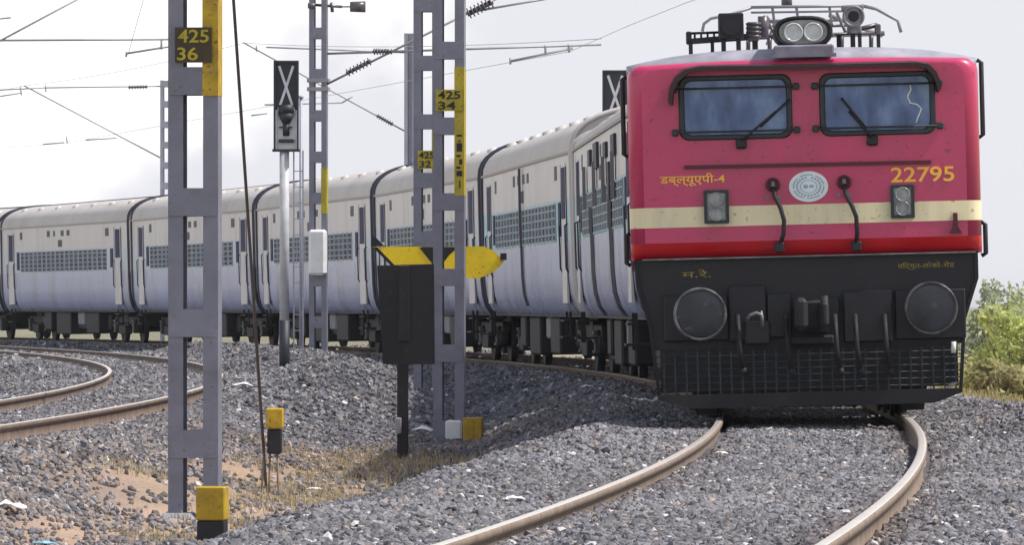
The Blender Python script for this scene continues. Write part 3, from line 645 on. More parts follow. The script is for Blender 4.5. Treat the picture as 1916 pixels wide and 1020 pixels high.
# cattle guard
mb = MB(); zt, zb = .62, .24
for k in range(27):
    u = -1.30+2.60*k/26; fwd = .05+.10*(1-abs(u)/1.3); mb.box(u-.007, u+.007, LF+.02-fwd, LF+.04-fwd, zb, zt)
for z in (.28, .34, .40, .46, .52, .58):
    hw_ = 1.33+.05*(z-.24)/.4
    mb.tube([(-hw_, LF+.12, z), (-1.25, LF-.02, z), (0, LF-.135, z), (1.25, LF-.02, z), (hw_, LF+.12, z)], .006, 5)
mb.build('cattle_guard', mat('guard_bars', (.017, .021, .030), .55, var=.7, scale=9), loco)
mb = MB(); mb.prism([(-1.36, .24), (-1.36, .20), (-1.05, .115), (1.1, .115), (1.34, .20), (1.34, .24)], LF-.12, LF+.1); mb.build('guard_bar', M['underframe'], loco)
mb = MB(); mb.box(-1.33, 1.33, LF+.16, LF+.2, .26, .64); mb.build('guard_backing', M['blk'], loco)
for sx in (-1, 1):
    mb = MB(); mb.prism([(sx*.93-.09, .05), (sx*.93+.09, .05), (sx*.93+.13, .3), (sx*.93-.13, .3)], LF+.3, LF+.36); mb.build('rail_guard', M['underframe'], loco)
p = Lp(1784, 648, -.1); mb = MB(); mb.tube([(p.x, LF-.06, p.z-.06), (p.x+.005, LF-.06, p.z+.04)], .022, 8); mb.build('white_tag', M['litter'], loco)
p = Lp(1780, 720, -.1); mb = MB(); mb.prism([(p.x-.06, p.z-.035), (p.x+.01, p.z-.02), (p.x+.06, p.z+.02), (p.x, p.z+.02)], LF-.16, LF-.13); mb.build('foot_plate', M['bare'], loco)
# writing on the beam
a = Lp(1276, 520); b = Lp(1330, 505)
lettering('म.रे.', .15, b.x-a.x, ((a.x+b.x)/2, LF+.137, Lp(1302, 512).z), M['dull_text'], loco, height=.07, name='beam_lettering')
a = Lp(1681, 505); b = Lp(1787, 490)
lettering('विद्युत-लोको-शेड', .15, b.x-a.x, ((a.x+b.x)/2, LF+.137, Lp(1735, 497).z), M['dull_text'], loco, height=.07, name='beam_lettering')
# bogies
for yb in (-5.6, 6.6):
    mb = MB()
    for sx in (-1, 1): mb.box(sx*1.12-.07, sx*1.12+.07, yb-2.6, yb+2.6, .45, .95, bev=.03)
    for dy in (-2.5, 0, 2.4): mb.box(-1.1, 1.1, yb+dy-.12, yb+dy+.12, .5, .9)
    for dy in (-1.9, 0, 1.9):
        for sx in (-1, 1): mb.box(sx*1.12-.14, sx*1.12+.14, yb+dy-.18, yb+dy+.18, .35, .75, bev=.03)
    bo = mb.build('bogie', M['underframe'], loco)
    for dy in (-1.2, .7, 2.2):
        mb = MB(); mb.box(-.62, .62, yb+dy-.5, yb+dy+.5, .13, .9, bev=.08); mb.build('traction_motor', M['underframe'], bo)  # motors hung low, added to block light under the body
    for sx in (-1, 1):
        mb = MB(); mb.box(sx*1.0-.04, sx*1.0+.04, yb-2.7, yb+2.7, .10, .5, bev=.01); mb.build('bogie_shade_plate', M['underframe'], bo)  # low side plates added to keep side light off the ground
    for dy in (-1.9, 0, 1.9):
        mb = MB()
        for sx in (-1, 1): mb.disc((sx*.86, yb+dy, .546), (1, 0, 0), .546, .12, 36); mb.disc((sx*.79, yb+dy, .546), (1, 0, 0), .575, .03, 36)
        mb.tube([(-.8, yb+dy, .546), (.8, yb+dy, .546)], .09, 10); mb.build('wheelset', M['underframe'], bo)
mb = MB(); mb.box(-1.3, 1.3, -2.6, 2.6, .35, 1.3, bev=.05); mb.box(-1.45, 1.45, LF+.4, -LF+1.4, 1.25, 1.45); mb.build('underframe', M['underframe'], loco)
mb = MB(); mb.box(-.95, .95, LF+1.2, LF+1.4, .18, .42); mb.box(-.5, .7, LF+.9, LF+1.0, .10, .30); mb.build('brake_rigging', mat('rust_brown', (.10, .055, .03), .8, var=.5, scale=8), loco)

# ------------------------------------------------------------------ coaches
CL = 21.6
def csec(n_roof=11):
    side = [(1.44, .90), (1.53, 1.05), (1.585, 1.25), (1.61, 1.55), (1.62, 1.95)]
    return side
def coach_proto():
    t = thing('passenger_coach', 'x', 'railway coach')
    h = CL/2; ys = np.linspace(-h, h, 24)
    mb = MB(); mb.smooth = True
    prof = [(-1.30, .86), (-1.44, .90), (-1.53, 1.03), (-1.585, 1.22), (-1.61, 1.5), (-1.62, 2.0)]
    mb.mi = 0; mb.loft([[(p[0], y, p[1]) for p in prof] for y in ys], close=False, cap=False)
    mb.loft([[(-p[0], y, p[1]) for p in prof] for y in ys], close=False, cap=False)
    mb.build('lower_panel', M['coach_low'], t, fixn=False)
    mb = MB()
    for sg in (-1, 1): mb.box(min(sg*1.62, sg*1.57), max(sg*1.62, sg*1.57), -h, h, 2.66, 3.34)
    mb.build('upper_panel', M['coach'], t)
    mb = MB()
    for sg in (-1, 1): mb.box(min(sg*1.617, sg*1.57), max(sg*1.617, sg*1.57), -h, h, 2.001, 2.659)
    mb.build('window_band', M['band'], t)
    mb = MB(); mb.smooth = True; pr = []
    for k in range(21):
        a = math.pi*k/20; pr.append((-1.625*math.copysign(abs(math.cos(a))**.75, math.cos(a)), 3.34+.68*math.sin(a)**.85))
    mb.loft([[(p[0], y, p[1]) for p in pr] for y in ys], close=False, cap=False)
    for y in (-h, h): mb.add([(p[0], y, p[1]) for p in pr], [tuple(range(21))])
    mb.build('roof', M['coach_roof'], t, fixn=False)
    mb = MB()
    for sg in (-1, 1): mb.box(min(sg*1.60, sg*1.655), max(sg*1.60, sg*1.655), -h, h, 3.325, 3.365)
    mb.build('gutter', mat('gutter_grey', (.36, .33, .34), .6), t)
    mb = MB(); mb.tube([(-.05, -h+.3, 4.035), (-.05, h-.3, 4.035)], .03, 6); mb.build('roof_conduit', M['coach_dark'], t)
    # end walls and the dark rim hoops
    for y in (-h, h):
        sg = -1 if y < 0 else 1
        mb = MB(); pl = [(-1.44, .92), (-1.6, 1.5), (-1.61, 3.33), (-1.1, 3.72), (0, 3.86), (1.1, 3.72), (1.61, 3.33), (1.6, 1.5), (1.44, .92)]
        mb.prism(pl, y-.02 if sg > 0 else y-.03, y+.03 if sg > 0 else y+.02); ew = mb.build('end_wall', M['coach'], t)
        mb = MB(); mb.box(-.75, .75, min(y, y+sg*.33), max(y, y+sg*.33), 1.05, 3.2); mb.build('vestibule', M['coach_dark'], ew)
        mb = MB(); hoop = [(q[0], q[1]) for q in prof]+[(-1.63, 3.34)]+[(p[0]*1.004, p[1]+.006) for p in pr[1:-1]]+[(1.63, 3.34)]+[(-q[0], q[1]) for q in prof[::-1]]
        mb.tube([(q[0], y+sg*.01, q[1]) for q in hoop], .04, 6); mb.build('end_rim', M['coach_dark'], t)
    mb = MB(); mb.box(-1.45, 1.45, -h, h, .86, .90); mb.build('floor_frame', M['underframe'], t)
    # windows, left side
    for k in range(19):
        y = -7.0+k*.778
        mb = MB(); mb.box(-1.622, -1.60, y-.285, y+.285, 2.05, 2.60); wv = mb.build('window', M['win_dark'], t)
        mb = MB()
        for j in range(4): z = 2.14+.125*j; mb.box(-1.634, -1.623, y-.285, y+.285, z-.010, z+.010)
        for sy in (-1, 1): mb.box(-1.636, -1.6225, y+sy*.30-.012, y+sy*.30+.012, 2.03, 2.62)
        mb.box(-1.636, -1.6225, y-.305, y+.305, 2.60, 2.625); mb.box(-1.636, -1.6225, y-.305, y+.305, 2.025, 2.05)
        mb.build('window_bars', M['bars'], wv)
    # doors
    for yd in (-9.6, 8.6):
        mb = MB(); mb.box(-1.632, -1.60, yd, yd+.95, 1.08, 3.15); dr = mb.build('door', M['coach'], t)
        mb = MB(); mb.box(-1.642, -1.631, yd+.14, yd+.80, 2.36, 3.14); mb.build('door_window', M['door_glass'], dr)
        mb = MB(); mb.box(-1.637, -1.631, yd+.3, yd+.62, 1.95, 2.28); mb.build('door_plate', M['band'], dr)
        for yy in (yd-.12, yd+1.07):
            mb = MB(); mb.tube([(-1.60, yy, 2.3), (-1.66, yy, 2.25), (-1.65, yy, 1.6), (-1.58, yy, 1.5)], .014, 6); mb.build('door_handrail', M['coach_dark'], t)
        for sy in (-.05, .94):
            mb = MB(); mb.loft([[(q[0]-.012, yd+sy, q[1]), (q[0]-.012, yd+sy+.075, q[1])] for q in prof[1:]]+[[(-1.636, yd+sy, 3.2), (-1.636, yd+sy+.075, 3.2)]], close=False, cap=False); mb.build('door_seam', M['coach_dark'], t, fixn=False)
        mb = MB(); mb.box(-1.7, -1.4, yd+.1, yd+.85, .55, .58); mb.box(-1.68, -1.4, yd+.1, yd+.85, .8, .83)
        for sy in (.1, .82): mb.box(-1.6, -1.56, yd+sy, yd+sy+.03, .5, .95)
        mb.build('footstep', M['underframe'], t)
    for yt in (-8.35, 7.6):
        mb = MB(); mb.box(-1.633, -1.60, yt, yt+.42, 2.1, 2.62); mb.build('toilet_window', M['door_glass'], t)
    # number marks
    for yy, zz, a_, b_ in ((-1.3, 3.12, .5, .16), (-.3, 3.12, .5, .16), (1.2, 3.12, .3, .16), (2.1, 3.12, .5, .18), (.0, 2.83, .7, .2), (-7.7, 3.08, .55, .22), (7.0, 3.1, .45, .22)):
        mb = MB(); mb.box(-1.6245, -1.61, yy, yy+a_, zz-b_/2, zz+b_/2); mb.build('number_panel', M['coach_dark'], t)
    for k in range(7):
        y = -9+k*3
        mb = MB(); mb.smooth = True; z0 = 3.62; mb.tube([(-1.18, y, 3.70), (-1.20, y, 3.86), (-1.13, y, 3.92)], [.11, .10, .03], 10); mb.build('roof_vent', M['coach_roof'], t)
    # bogies
    for yb in (-7.3, 7.3):
        mb = MB()
        for sx in (-1, 1):
            mb.box(sx*1.02-.07, sx*1.02+.07, yb-1.9, yb+1.9, .52, .74, bev=.02)
            for dy in (-1.45, 1.45): mb.box(sx*1.04-.12, sx*1.04+.12, yb+dy-.2, yb+dy+.2, .28, .66, bev=.03)
            for dy in (-1.15, -1.75, 1.15, 1.75): mb.tube([(sx*1.04, yb+dy, .3), (sx*1.04, yb+dy, .58)], .09, 10)
            mb.box(sx*1.12-.1, sx*1.12+.1, yb-.5, yb+.5, .25, .5, bev=.02)
        mb.box(-1.1, 1.1, yb-.3, yb+.3, .3, .86); mb.box(-.9, .9, yb-1.7, yb+1.7, .5, .8); bo = mb.build('bogie', M['underframe'], t)
        mb = MB()
        for sx in (-1.15,):
            for dy in (-1.45, 1.45):
                mb = MB(); mb.box(-1.17, -1.155, yb+dy-.03, yb+dy+.03, .32, .62)
                for q in (.33, .5, .62): mb.box(-1.19, -1.171, yb+dy-.07, yb+dy+.07, q-.022, q+.022)
                mb.build('axle_box_cover', M['bare'], bo)
        for dy in (-1.45, 1.45):
            mb = MB()
            for sx in (-1, 1): mb.disc((sx*.86, yb+dy, .457), (1, 0, 0), .457, .12, 28)
            mb.tube([(-.8, yb+dy, .457), (.8, yb+dy, .457)], .08, 8); mb.build('wheelset', M['underframe'], bo)
    for y0, y1, x0, x1, z0, mt in ((-4.6, -2.6, -1.4, -.5, .26, 'underframe'), (-1.9, -.9, -1.35, -.4, .5, 'plinth'), (.2, 2.6, -1.38, -.3, .22, 'underframe'), (3.4, 4.6, -1.4, -.6, .34, 'underframe'), (-3.5, 3.5, .3, 1.3, .45, 'underframe')):
        mb = MB(); mb.box(x0, x1, y0, y1, z0, .857, bev=.03); mb.build('equipment_box', M[mt], t)
    mb = MB(); mb.box(-1.15, 1.15, -5.2, 5.2, .36, .80, bev=.04); mb.build('equipment_trough', M['underframe'], t)
    mb = MB(); mb.tube([(-1.0, -4.6, .4), (-1.0, 5.0, .4)], .05, 8); mb.build('brake_pipe', M['underframe'], t)
    for y0, y1 in ((-h-.3, -h+.6), (h-.6, h+.3)): mb = MB(); mb.tube([(0, y0, .98), (0, y1, .98)], .13, 8); mb.build('coupler', M['underframe'], t)
    return t
S_C0 = -19.0+19.1+2.0
ords = ['first passenger coach, directly behind the red locomotive', 'second coach from the red locomotive, pale cyan round its windows', 'third coach from the locomotive, half hidden behind the yellow arrow board', 'fourth coach from the locomotive, between the black board and the lattice signal mast',
        'fifth coach from the locomotive, seen just right of the big near mast', 'sixth coach from the locomotive, passing behind the big near mast', 'seventh coach, the last one fully in view at the left', 'eighth coach, only its rear end showing at the left edge']
cp = coach_proto()
for k, lb in enumerate(ords):
    o = cp if k == 0 else copy_tree(cp)
    s = S_C0+22.3*(k+.5); o.location = trk(s, 0, 0); o.rotation_euler = (0, -CANT, s/RAD); tag(o, lb, None, 'coaches of the train')
    if k < 2:
        for ch in o.children:
            if ch.name.startswith('window_band'):
                ch.material_slots[0].link = 'OBJECT'; ch.material_slots[0].material = M['band_cyan']
    else:
        for ch in o.children:
            if ch.name.startswith('window_band'): ch.material_slots[0].link = 'DATA'
coaches = [o for o in bpy.data.objects if o.get('category') == 'railway coach']
coaches.sort(key=lambda o: o.location.y)
for ch in coaches[0].children:      # the first coach has a lower roof
    k_ = .62
    if ch.name.startswith(('roof_vent', 'roof_conduit')): ch.location.z = -.22 if 'conduit' in ch.name else -.17
    elif ch.name.split('.')[0] == 'roof': ch.scale.z = k_; ch.location.z = 3.34*(1-k_)
    elif ch.name.startswith(('end_rim', 'end_wall')):
        ch.data = ch.data.copy()
        for v in ch.data.vertices:
            if v.co.z > 3.34: v.co.z = 3.34+(v.co.z-3.34)*k_
for o, yend in ((coaches[0], CL/2), (coaches[1], -CL/2)):      # the near pair stand end to end with pale rims
    for ch in o.children:
        if ch.name.startswith('end_rim') and abs(sum(v.co.y for v in ch.data.vertices)/len(ch.data.vertices)-yend) < .5:
            ch.material_slots[0].link = 'OBJECT'; ch.material_slots[0].material = M['coach']
def side_pipe(o, y, z0=.95, z1=3.3, wd=.12, m='coach_dark', name='drain_pipe'):
    pf = [(-1.45, .90), (-1.54, 1.03), (-1.595, 1.22), (-1.62, 1.5), (-1.63, 2.0), (-1.645, 2.4), (-1.645, z1)]
    mb = MB(); mb.loft([[(x, y, z), (x-.04, y+wd*.3, z), (x-.04, y+wd*.7, z), (x, y+wd, z)] for x, z in pf if z >= z0], close=False, cap=False); return mb.build(name, M[m], o, fixn=False)
side_pipe(coaches[1], .3, m='coach_dark')
for y, za, zb, wd in ((-5.5, 2.95, 3.22, 1.1), (-2.6, 2.98, 3.18, .9), (.6, 2.9, 3.25, 1.3), (3.2, 2.98, 3.2, .8), (-3.6, 2.2, 2.9, .5)):
    mb = MB(); mb.box(-1.66, -1.60, y, y+wd, za, zb); mb.build('ventilation_grille', M['coach_dark'], coaches[0])
for y in (-5.2, -2.0, 1.4, 5.2): side_pipe(coaches[0], y, 2.36, 3.0, .4)
for y in (-3.9, 3.0): side_pipe(coaches[0], y, .9, 2.05, .3)

# ------------------------------------------------------------------ overhead line masts
def mast(label, px, d, wpx, z_top, z0, pitch, y_bat, m='mast', yaw=-.09, solid=False, group='overhead line masts'):
    s = F/d; w_ = wpx/s; base = Vector(((px-958)/s, d, z0))
    t = thing('overhead_mast', label, 'mast', base, (0, 0, yaw), group)
    t['w'] = w_; del t['w']
    H = z_top-z0; hw = w_/2; fw = w_*.30; dp = .22
    for sx in (-1, 1):
        mb = MB(); xo = sx*hw; xi = sx*(hw-fw); x0, x1 = min(xo, xi), max(xo, xi)
        mb.box(x0, x1, -dp/2, -dp/2+.012, 0, H); mb.box(x0, x1, dp/2-.012, dp/2, 0, H)
        wx = sorted((xo, xo-sx*.012)); mb.box(wx[0], wx[1], -dp/2+.012, dp/2-.012, 0, H)
        mb.build('channel', M[m], t)
    if solid:
        mb = MB(); mb.box(-hw+fw, hw-fw, -.01, .01, 0, H); mb.build('web_plate', M[m], t)
    else:
        zb = CAMZ-(y_bat-YH)/s-z0; k0 = -int(zb/pitch)
        z = zb+k0*pitch
        while z < H-.1:
            if z > .15:
                mb = MB(); mb.box(-hw+.01, hw-.01, -dp/2-.012, -dp/2-.002, z-.10, z+.10)
                for sx in (-1, 1):
                    for dz in (-.06, .06): mb.disc((sx*(hw-fw*.5), -dp/2-.014, z+dz), (0, 1, 0), .009, .014, 8)
                mb.build('batten_plate', M[m], t)
                mb = MB(); mb.box(-hw+.01, hw-.01, dp/2+.002, dp/2+.012, z-.10, z+.10); mb.build('batten_plate', M[m], t)
            z += pitch
    return t, s, w_, z0
def zl(y, s, z0): return CAMZ-(y-YH)/s-z0
def painted(t, s, z0, w_, y0, y1, m, name='painted_band'):
    hw = w_/2; fw = w_*.30; mb = MB(); mb.box(hw-fw-.003, hw+.003, -.113-.012, .112, zl(y1, s, z0), zl(y0, s, z0)); return mb.build(name, M[m], t)
def number_plate(t, s, z0, u0, u1, y0, y1, rows, dark, dy=-.15):
    mb = MB(); za, zb = zl(y1, s, z0), zl(y0, s, z0); mb.box(u0, u1, dy, dy+.006, za, zb); pl = mb.build('number_plate', M['plate_dark' if dark else 'plate_yellow'], t)
    n = len(rows); hh = (zb-za)/n
    for i, (tx, f0, f1) in enumerate(rows):
        lettering(tx, .2, (u1-u0)*(f1-f0), (u0+(u1-u0)*(f0+f1)/2, dy-.004, zb-hh*(i+.5)), M['plate_yellow' if dark else 'blk'], pl, bold=.003, height=hh*.74, name='numerals')
    return pl
# M1: the big near mast
m1, s1, w1, z1 = mast('big near lattice mast at the left with dark plate 425 36', 365, 52, 94, 7.6, -.62, .868, 152)
painted(m1, s1, z1, w1, -1200, 180, 'mustard')
number_plate(m1, s1, z1, -.125, .14, 52, 118, (('425', .08, .92), ('36', .06, .62)), True)
mb = MB(); mb.box(-.26, .05, -.35, .25, -.3, .14, bev=.07); mb.build('concrete_base', M['plinth'], m1)
# B and A
mB, sB, wB, zB = mast('middle mast with a white foot and yellow lettered strip, before the arrow board', 841, 84, 58, 8.0, -.62, .878, 236)
painted(mB, sB, zB, wB, 126, 366, 'plate_yellow')
number_plate(mB, sB, zB, -.145, .165, 168, 208, (('425', .08, .92), ('34', .08, .75)), False)
for k, (y0, y1) in enumerate(((252, 256), (262, 266), (268, 284), (290, 294), (298, 308), (312, 316), (320, 330), (338, 352))):
    ml = MB(); ml.box(wB/2-.085+(.03 if k % 3 == 1 else 0), wB/2-.02-(.02 if k % 2 else 0), -.1285, -.124, zl(y1, sB, zB), zl(y0, sB, zB)); ml.build('strip_mark', M['blk'], mB)
mb = MB(); mb.box(-.03, .16, -.2, .14, -.2, .30, bev=.02); mb.build('white_foot', M['white'], mB)
mA, sA, wA, zA = mast('mast standing just behind the middle mast, its yellow plate low down', 800, 97.6, 50, 8.0, -.1, .79, 118)
painted(mA, sA, zA, wA, 245, 320, 'plate_yellow')
number_plate(mA, sA, zA, -.12, .12, 282, 316, (('425', .06, .94), ('32', .1, .75)), False)
# C with its cantilever
mC, sC, wC, zC = mast('slim mast with clamp bands and a white junction box, next to the crossed signal', 596, 128, 33, 6.75, -.1, .73, 62)
painted(mC, sC, zC, wC, 315, 400, 'plate_yellow')
def loc(t, px, py, d): 
    Mx = (Matrix.Translation(t.location) @ Euler(t.rotation_euler).to_matrix().to_4x4()).inverted(); return Mx @ at(px, py, d)
def insul(mb, a, b, r=.055, n=7):
    a = Vector(a); b = Vector(b); ax = (b-a); L = ax.length; ax.normalize()
    mb.tube([a, b], r*.5, 8)
    for k in range(n): c = a+ax*L*(k+.5)/n; mb.tube([c-ax*.012, c+ax*.012], r, 12)
def arm(t, d, tubes, insus, name='cantilever', r=.02, m='tubing'):
    mb = MB()
    for a, b in tubes: mb.tube([loc(t, *a, d), loc(t, *b, d)], r, 8)
    o = mb.build(name, M[m], t)
    for a, b, rr_ in insus:
        mi = MB(); insul(mi, loc(t, *a, d), loc(t, *b, d), rr_); mi.build('insulator', M['porcelain'], o)
    return o
mb = MB()
for y in (150, 166): mb.box(-.19, .19, -.15, .15, zl(y+4, sC, zC), zl(y-3, sC, zC))
mb.build('clamp_band', M['tubing'], mC)
mb = MB(); mb.box(-.13, .17, -.42, -.14, zl(515, sC, zC), zl(430, sC, zC), bev=.04); jb = mb.build('junction_box', M['white'], mC)
mb = MB(); mb.tube([loc(mC, 583, 8, 128), loc(mC, 640, 12, 128)], .025, 8); mb.tube([loc(mC, 620, 4, 128), loc(mC, 622, 22, 128)], .03, 8); mb.tube([loc(mC, 576, 10, 127.8), loc(mC, 590, 10, 127.8)], .05, 8); mb.tube([loc(mC, 655, 12, 128), loc(mC, 684, 12, 128)], [.09, .10], 14); mb.tube([loc(mC, 640, 12, 128), loc(mC, 658, 12, 128)], .012, 6); mb.build('tension_fitting', M['porcelain'], mC)
arm(mC, 128, [((610, 158), (935, -6)), ((612, 100), (1125, 83)), ((955, 114), (1072, 90)), ((1020, 84), (1021, 103)), ((1064, 82), (1065, 98)), ((955, 108), (955, 120)), ((880, 22), (1040, -6))], [((648, 137), (694, 113), .07), ((874, 26), (922, 2), .10), ((698, 86+11), (735, 96), .05)])
# the mast off the left edge, whose arm reaches into the picture
mL, sL, wL, zL_ = mast('mast of the left-hand track, cut off by the left edge of the photo', -130, 140, 34, 7.2, -.5, .75, 62, 'mast')
arm(mL, 140, [((-130, 146), (150, -5)), ((-120, 76), (325, 73)), ((235, 100), (326, 85)), ((302, 74), (302, 92)), ((237, 96), (236, 106)), ((-130, 48), (20, 32))], [((-80, 118), (-40, 97), .07)])
# D and E stand beyond the train
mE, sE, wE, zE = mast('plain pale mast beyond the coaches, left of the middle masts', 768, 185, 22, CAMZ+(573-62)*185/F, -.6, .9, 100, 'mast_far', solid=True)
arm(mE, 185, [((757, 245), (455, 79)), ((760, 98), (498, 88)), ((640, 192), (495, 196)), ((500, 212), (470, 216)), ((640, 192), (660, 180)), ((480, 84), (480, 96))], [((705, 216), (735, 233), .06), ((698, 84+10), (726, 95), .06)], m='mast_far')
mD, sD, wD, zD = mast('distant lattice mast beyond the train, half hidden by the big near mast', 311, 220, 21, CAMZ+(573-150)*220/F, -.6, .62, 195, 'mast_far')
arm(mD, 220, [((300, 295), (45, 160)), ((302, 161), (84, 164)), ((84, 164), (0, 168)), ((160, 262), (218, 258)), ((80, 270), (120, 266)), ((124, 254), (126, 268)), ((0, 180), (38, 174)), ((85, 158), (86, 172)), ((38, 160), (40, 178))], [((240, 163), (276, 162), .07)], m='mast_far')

# overhead wires
def wire(label, pts, r=.007, m='wire', sag=.0):
    pts = [Vector(p) for p in pts]; mb = MB(); full = []
    for a, b in zip(pts[:-1], pts[1:]):
        for k in range(12): t = k/12; p = a.lerp(b, t); p.z -= sag*4*t*(1-t); full.append(p)
    full.append(pts[-1]); o = full[0].copy(); mb.tube([p-o for p in full], r, 5); ob = mb.build('overhead_wire', M[m]); ob.location = o
    return tag(ob, label, 'wire', 'overhead line wires')
cw = [at(1066, 96, 128), at(497, 200, 185), at(120, 268, 220), at(-300, 300, 262)]
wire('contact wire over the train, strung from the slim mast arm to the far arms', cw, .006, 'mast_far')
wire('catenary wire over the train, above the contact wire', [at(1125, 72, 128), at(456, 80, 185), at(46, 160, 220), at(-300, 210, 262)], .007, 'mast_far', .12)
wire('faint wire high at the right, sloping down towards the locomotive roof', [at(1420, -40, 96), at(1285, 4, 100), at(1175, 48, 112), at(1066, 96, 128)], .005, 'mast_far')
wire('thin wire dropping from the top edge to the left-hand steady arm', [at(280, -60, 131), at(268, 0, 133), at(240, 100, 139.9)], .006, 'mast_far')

# guy stay of the near mast and its guard
gb = Vector(at(500, 925, 61.6)); gb.z = gz1(gb.x, gb.y)
top = Vector((m1.location.x, 52, 7.33)); mb = MB(); mb.tube([(0, 0, -.1), top-gb], .013, 8)
gu = mb.build('guy_wire', mat('guy_rod', (.07, .065, .075), .6)); gu.location = gb; tag(gu, 'dark guy rod leaning up from the ground to the big near mast', 'guy wire')
gg = thing('guy_guard', 'small yellow over black guard standing on thin legs at the foot of the guy rod', 'marker', (0, 0, 0), group='yellow and black foot markers')
gp = at(514, 806, 61.0); gg.location = (gp.x, 61.0, gz1(gp.x, 61.0)); s_ = F/61; zz = lambda y: CAMZ-(y-YH)/s_-gg.location.z
mb = MB(); mb.box(-.072, .076, -.07, .07, zz(803), zz(764), bev=.012); mb.build('yellow_sleeve', M['mustard'], gg)
mb = MB(); mb.box(-.062, .062, -.06, .06, zz(850), zz(803)-.001, bev=.012); mb.build('black_sleeve', M['blk'], gg)
mb = MB()
for u in (-.115, -.05, .03): mb.tube([(u, 0, -.15), (u*.8, 0, zz(848))], .009, 6)
mb.tube([(-.14, 0, .05), (.04, 0, .06)], .008, 6); mb.build('leg', M['rail_side'], gg)
def foot_block(label, px0, px1, y0, ym, y1, d, black=True):
    s_ = F/d; x = ((px0+px1)/2-958)/s_; zg = gz1(x, d); t = thing('foot_marker', label, 'marker', (x, d, zg), (0, 0, -.12), 'yellow and black foot markers'); hw = (px1-px0)/2/s_*.96
    q = lambda y: CAMZ-(y-YH)/s_-zg
    mb = MB(); mb.box(-hw, hw, -.09, .09, q(ym) if black else min(q(y1), -.05), q(y0), bev=.008); mb.box(-hw*.1, hw*.1, -.097, -.091, q(ym)+.01, q(y0)-.02); mb.build('yellow_sleeve', M['mustard'], t)
    if black: mb = MB(); mb.box(-hw*.94, hw*.94, -.085, .085, min(q(y1), -.08), q(ym)-.001, bev=.008); mb.build('black_sleeve', M['blk'], t)
    return t
foot_block('yellow and black block at the foot of the big near mast', 369, 426, 911, 974, 1030, 47.0)
foot_block('short yellow block beside the white foot of the middle mast', 867, 904, 782, 822, 826, 83.4, False)

# black board
bd = 75.6; sB_ = F/bd; bx = (756-958)/sB_; bz = gz1(bx, bd)
t = thing('black_board', 'black rectangular board on a black post in front of the yellow arrow', 'sign board', (bx, bd, bz), (0, 0, -.03)); q = lambda y: CAMZ-(y-YH)/sB_-bz
mb = MB(); x0, x1 = (706-756)/sB_, (814-756)/sB_; mb.prism([(x0, q(503)), (x0+.06, q(682)), (x1, q(682)), (x1-.01, q(494)), (x0+.0, q(497))], -.03, -.018); mb.build('panel', M['blk'], t)
mb = MB(); mb.box((743-756)/sB_, (764-756)/sB_, -.017, .05, -.3, q(500), bev=.006); mb.build('post', M['blk'], t)
mb = MB(); mb.box(-.055, .06, -.06, -.032, q(640), q(497), bev=.008); 
for yy in (520, 600, 660): mb.disc((-.16, -.032, q(yy)), (0, 1, 0), .02, .02, 8)
mb.build('rib', M['blk'], t)
mb = MB(); mb.box(-.09, -.025, -.06, .06, q(812), q(782), bev=.01); mb.build('clamp', M['plinth'], t)
# arrow sign
ad = 88.0; sA_ = F/ad; ax_ = (819-958)/sA_; az = gz1(ax_, ad)
t = thing('arrow_sign', 'yellow arrow-shaped board with fishtail end and black chevrons behind the middle mast', 'sign', (ax_, ad, az)); q = lambda y: CAMZ-(y-YH)/sA_-az; u = lambda x: (x-819)/sA_
mb = MB(); mb.prism([(u(697), q(462)), (u(905), q(461)), (u(922), q(468)), (u(935), q(480)), (u(943), q(489)), (u(935), q(500)), (u(917), q(513)), (u(893), q(522)), (u(872), q(519)), (u(862), q(503)), (u(735), q(501))], -.012, 0); ab = mb.build('arrow_board', M['yellow'], t)
mb = MB(); mb.prism([(u(784), q(463)), (u(812), q(463)), (u(832), q(489)), (u(850), q(463.5)), (u(846), q(463)), (u(822), q(500)), (u(814), q(500))], -.016, -.011); mb.prism([(u(789), q(462)), (u(858), q(462)), (u(823), q(492))], -.0165, -.0125); mb.build('chevron', M['blk'], ab); mb = MB(); mb.prism([(u(698), q(463)), (u(706), q(463)), (u(742), q(500)), (u(734), q(500))], -.016, -.011); mb.build('chevron', M['blk'], ab)
mb = MB(); mb.prism([(u(694), q(461)), (u(696), q(440)), (u(706), q(447)), (u(720), q(461))], -.03, -.013); mb.build('bracket', M['blk'], ab); mb = MB(); mb.box(u(936), u(948), -.05, -.013, q(487), q(474)); mb.build('bracket', M['blk'], ab)
mb = MB(); mb.box(u(813), u(826), .002, .08, -.3, q(466)); mb.build('post', M['mast'], t)

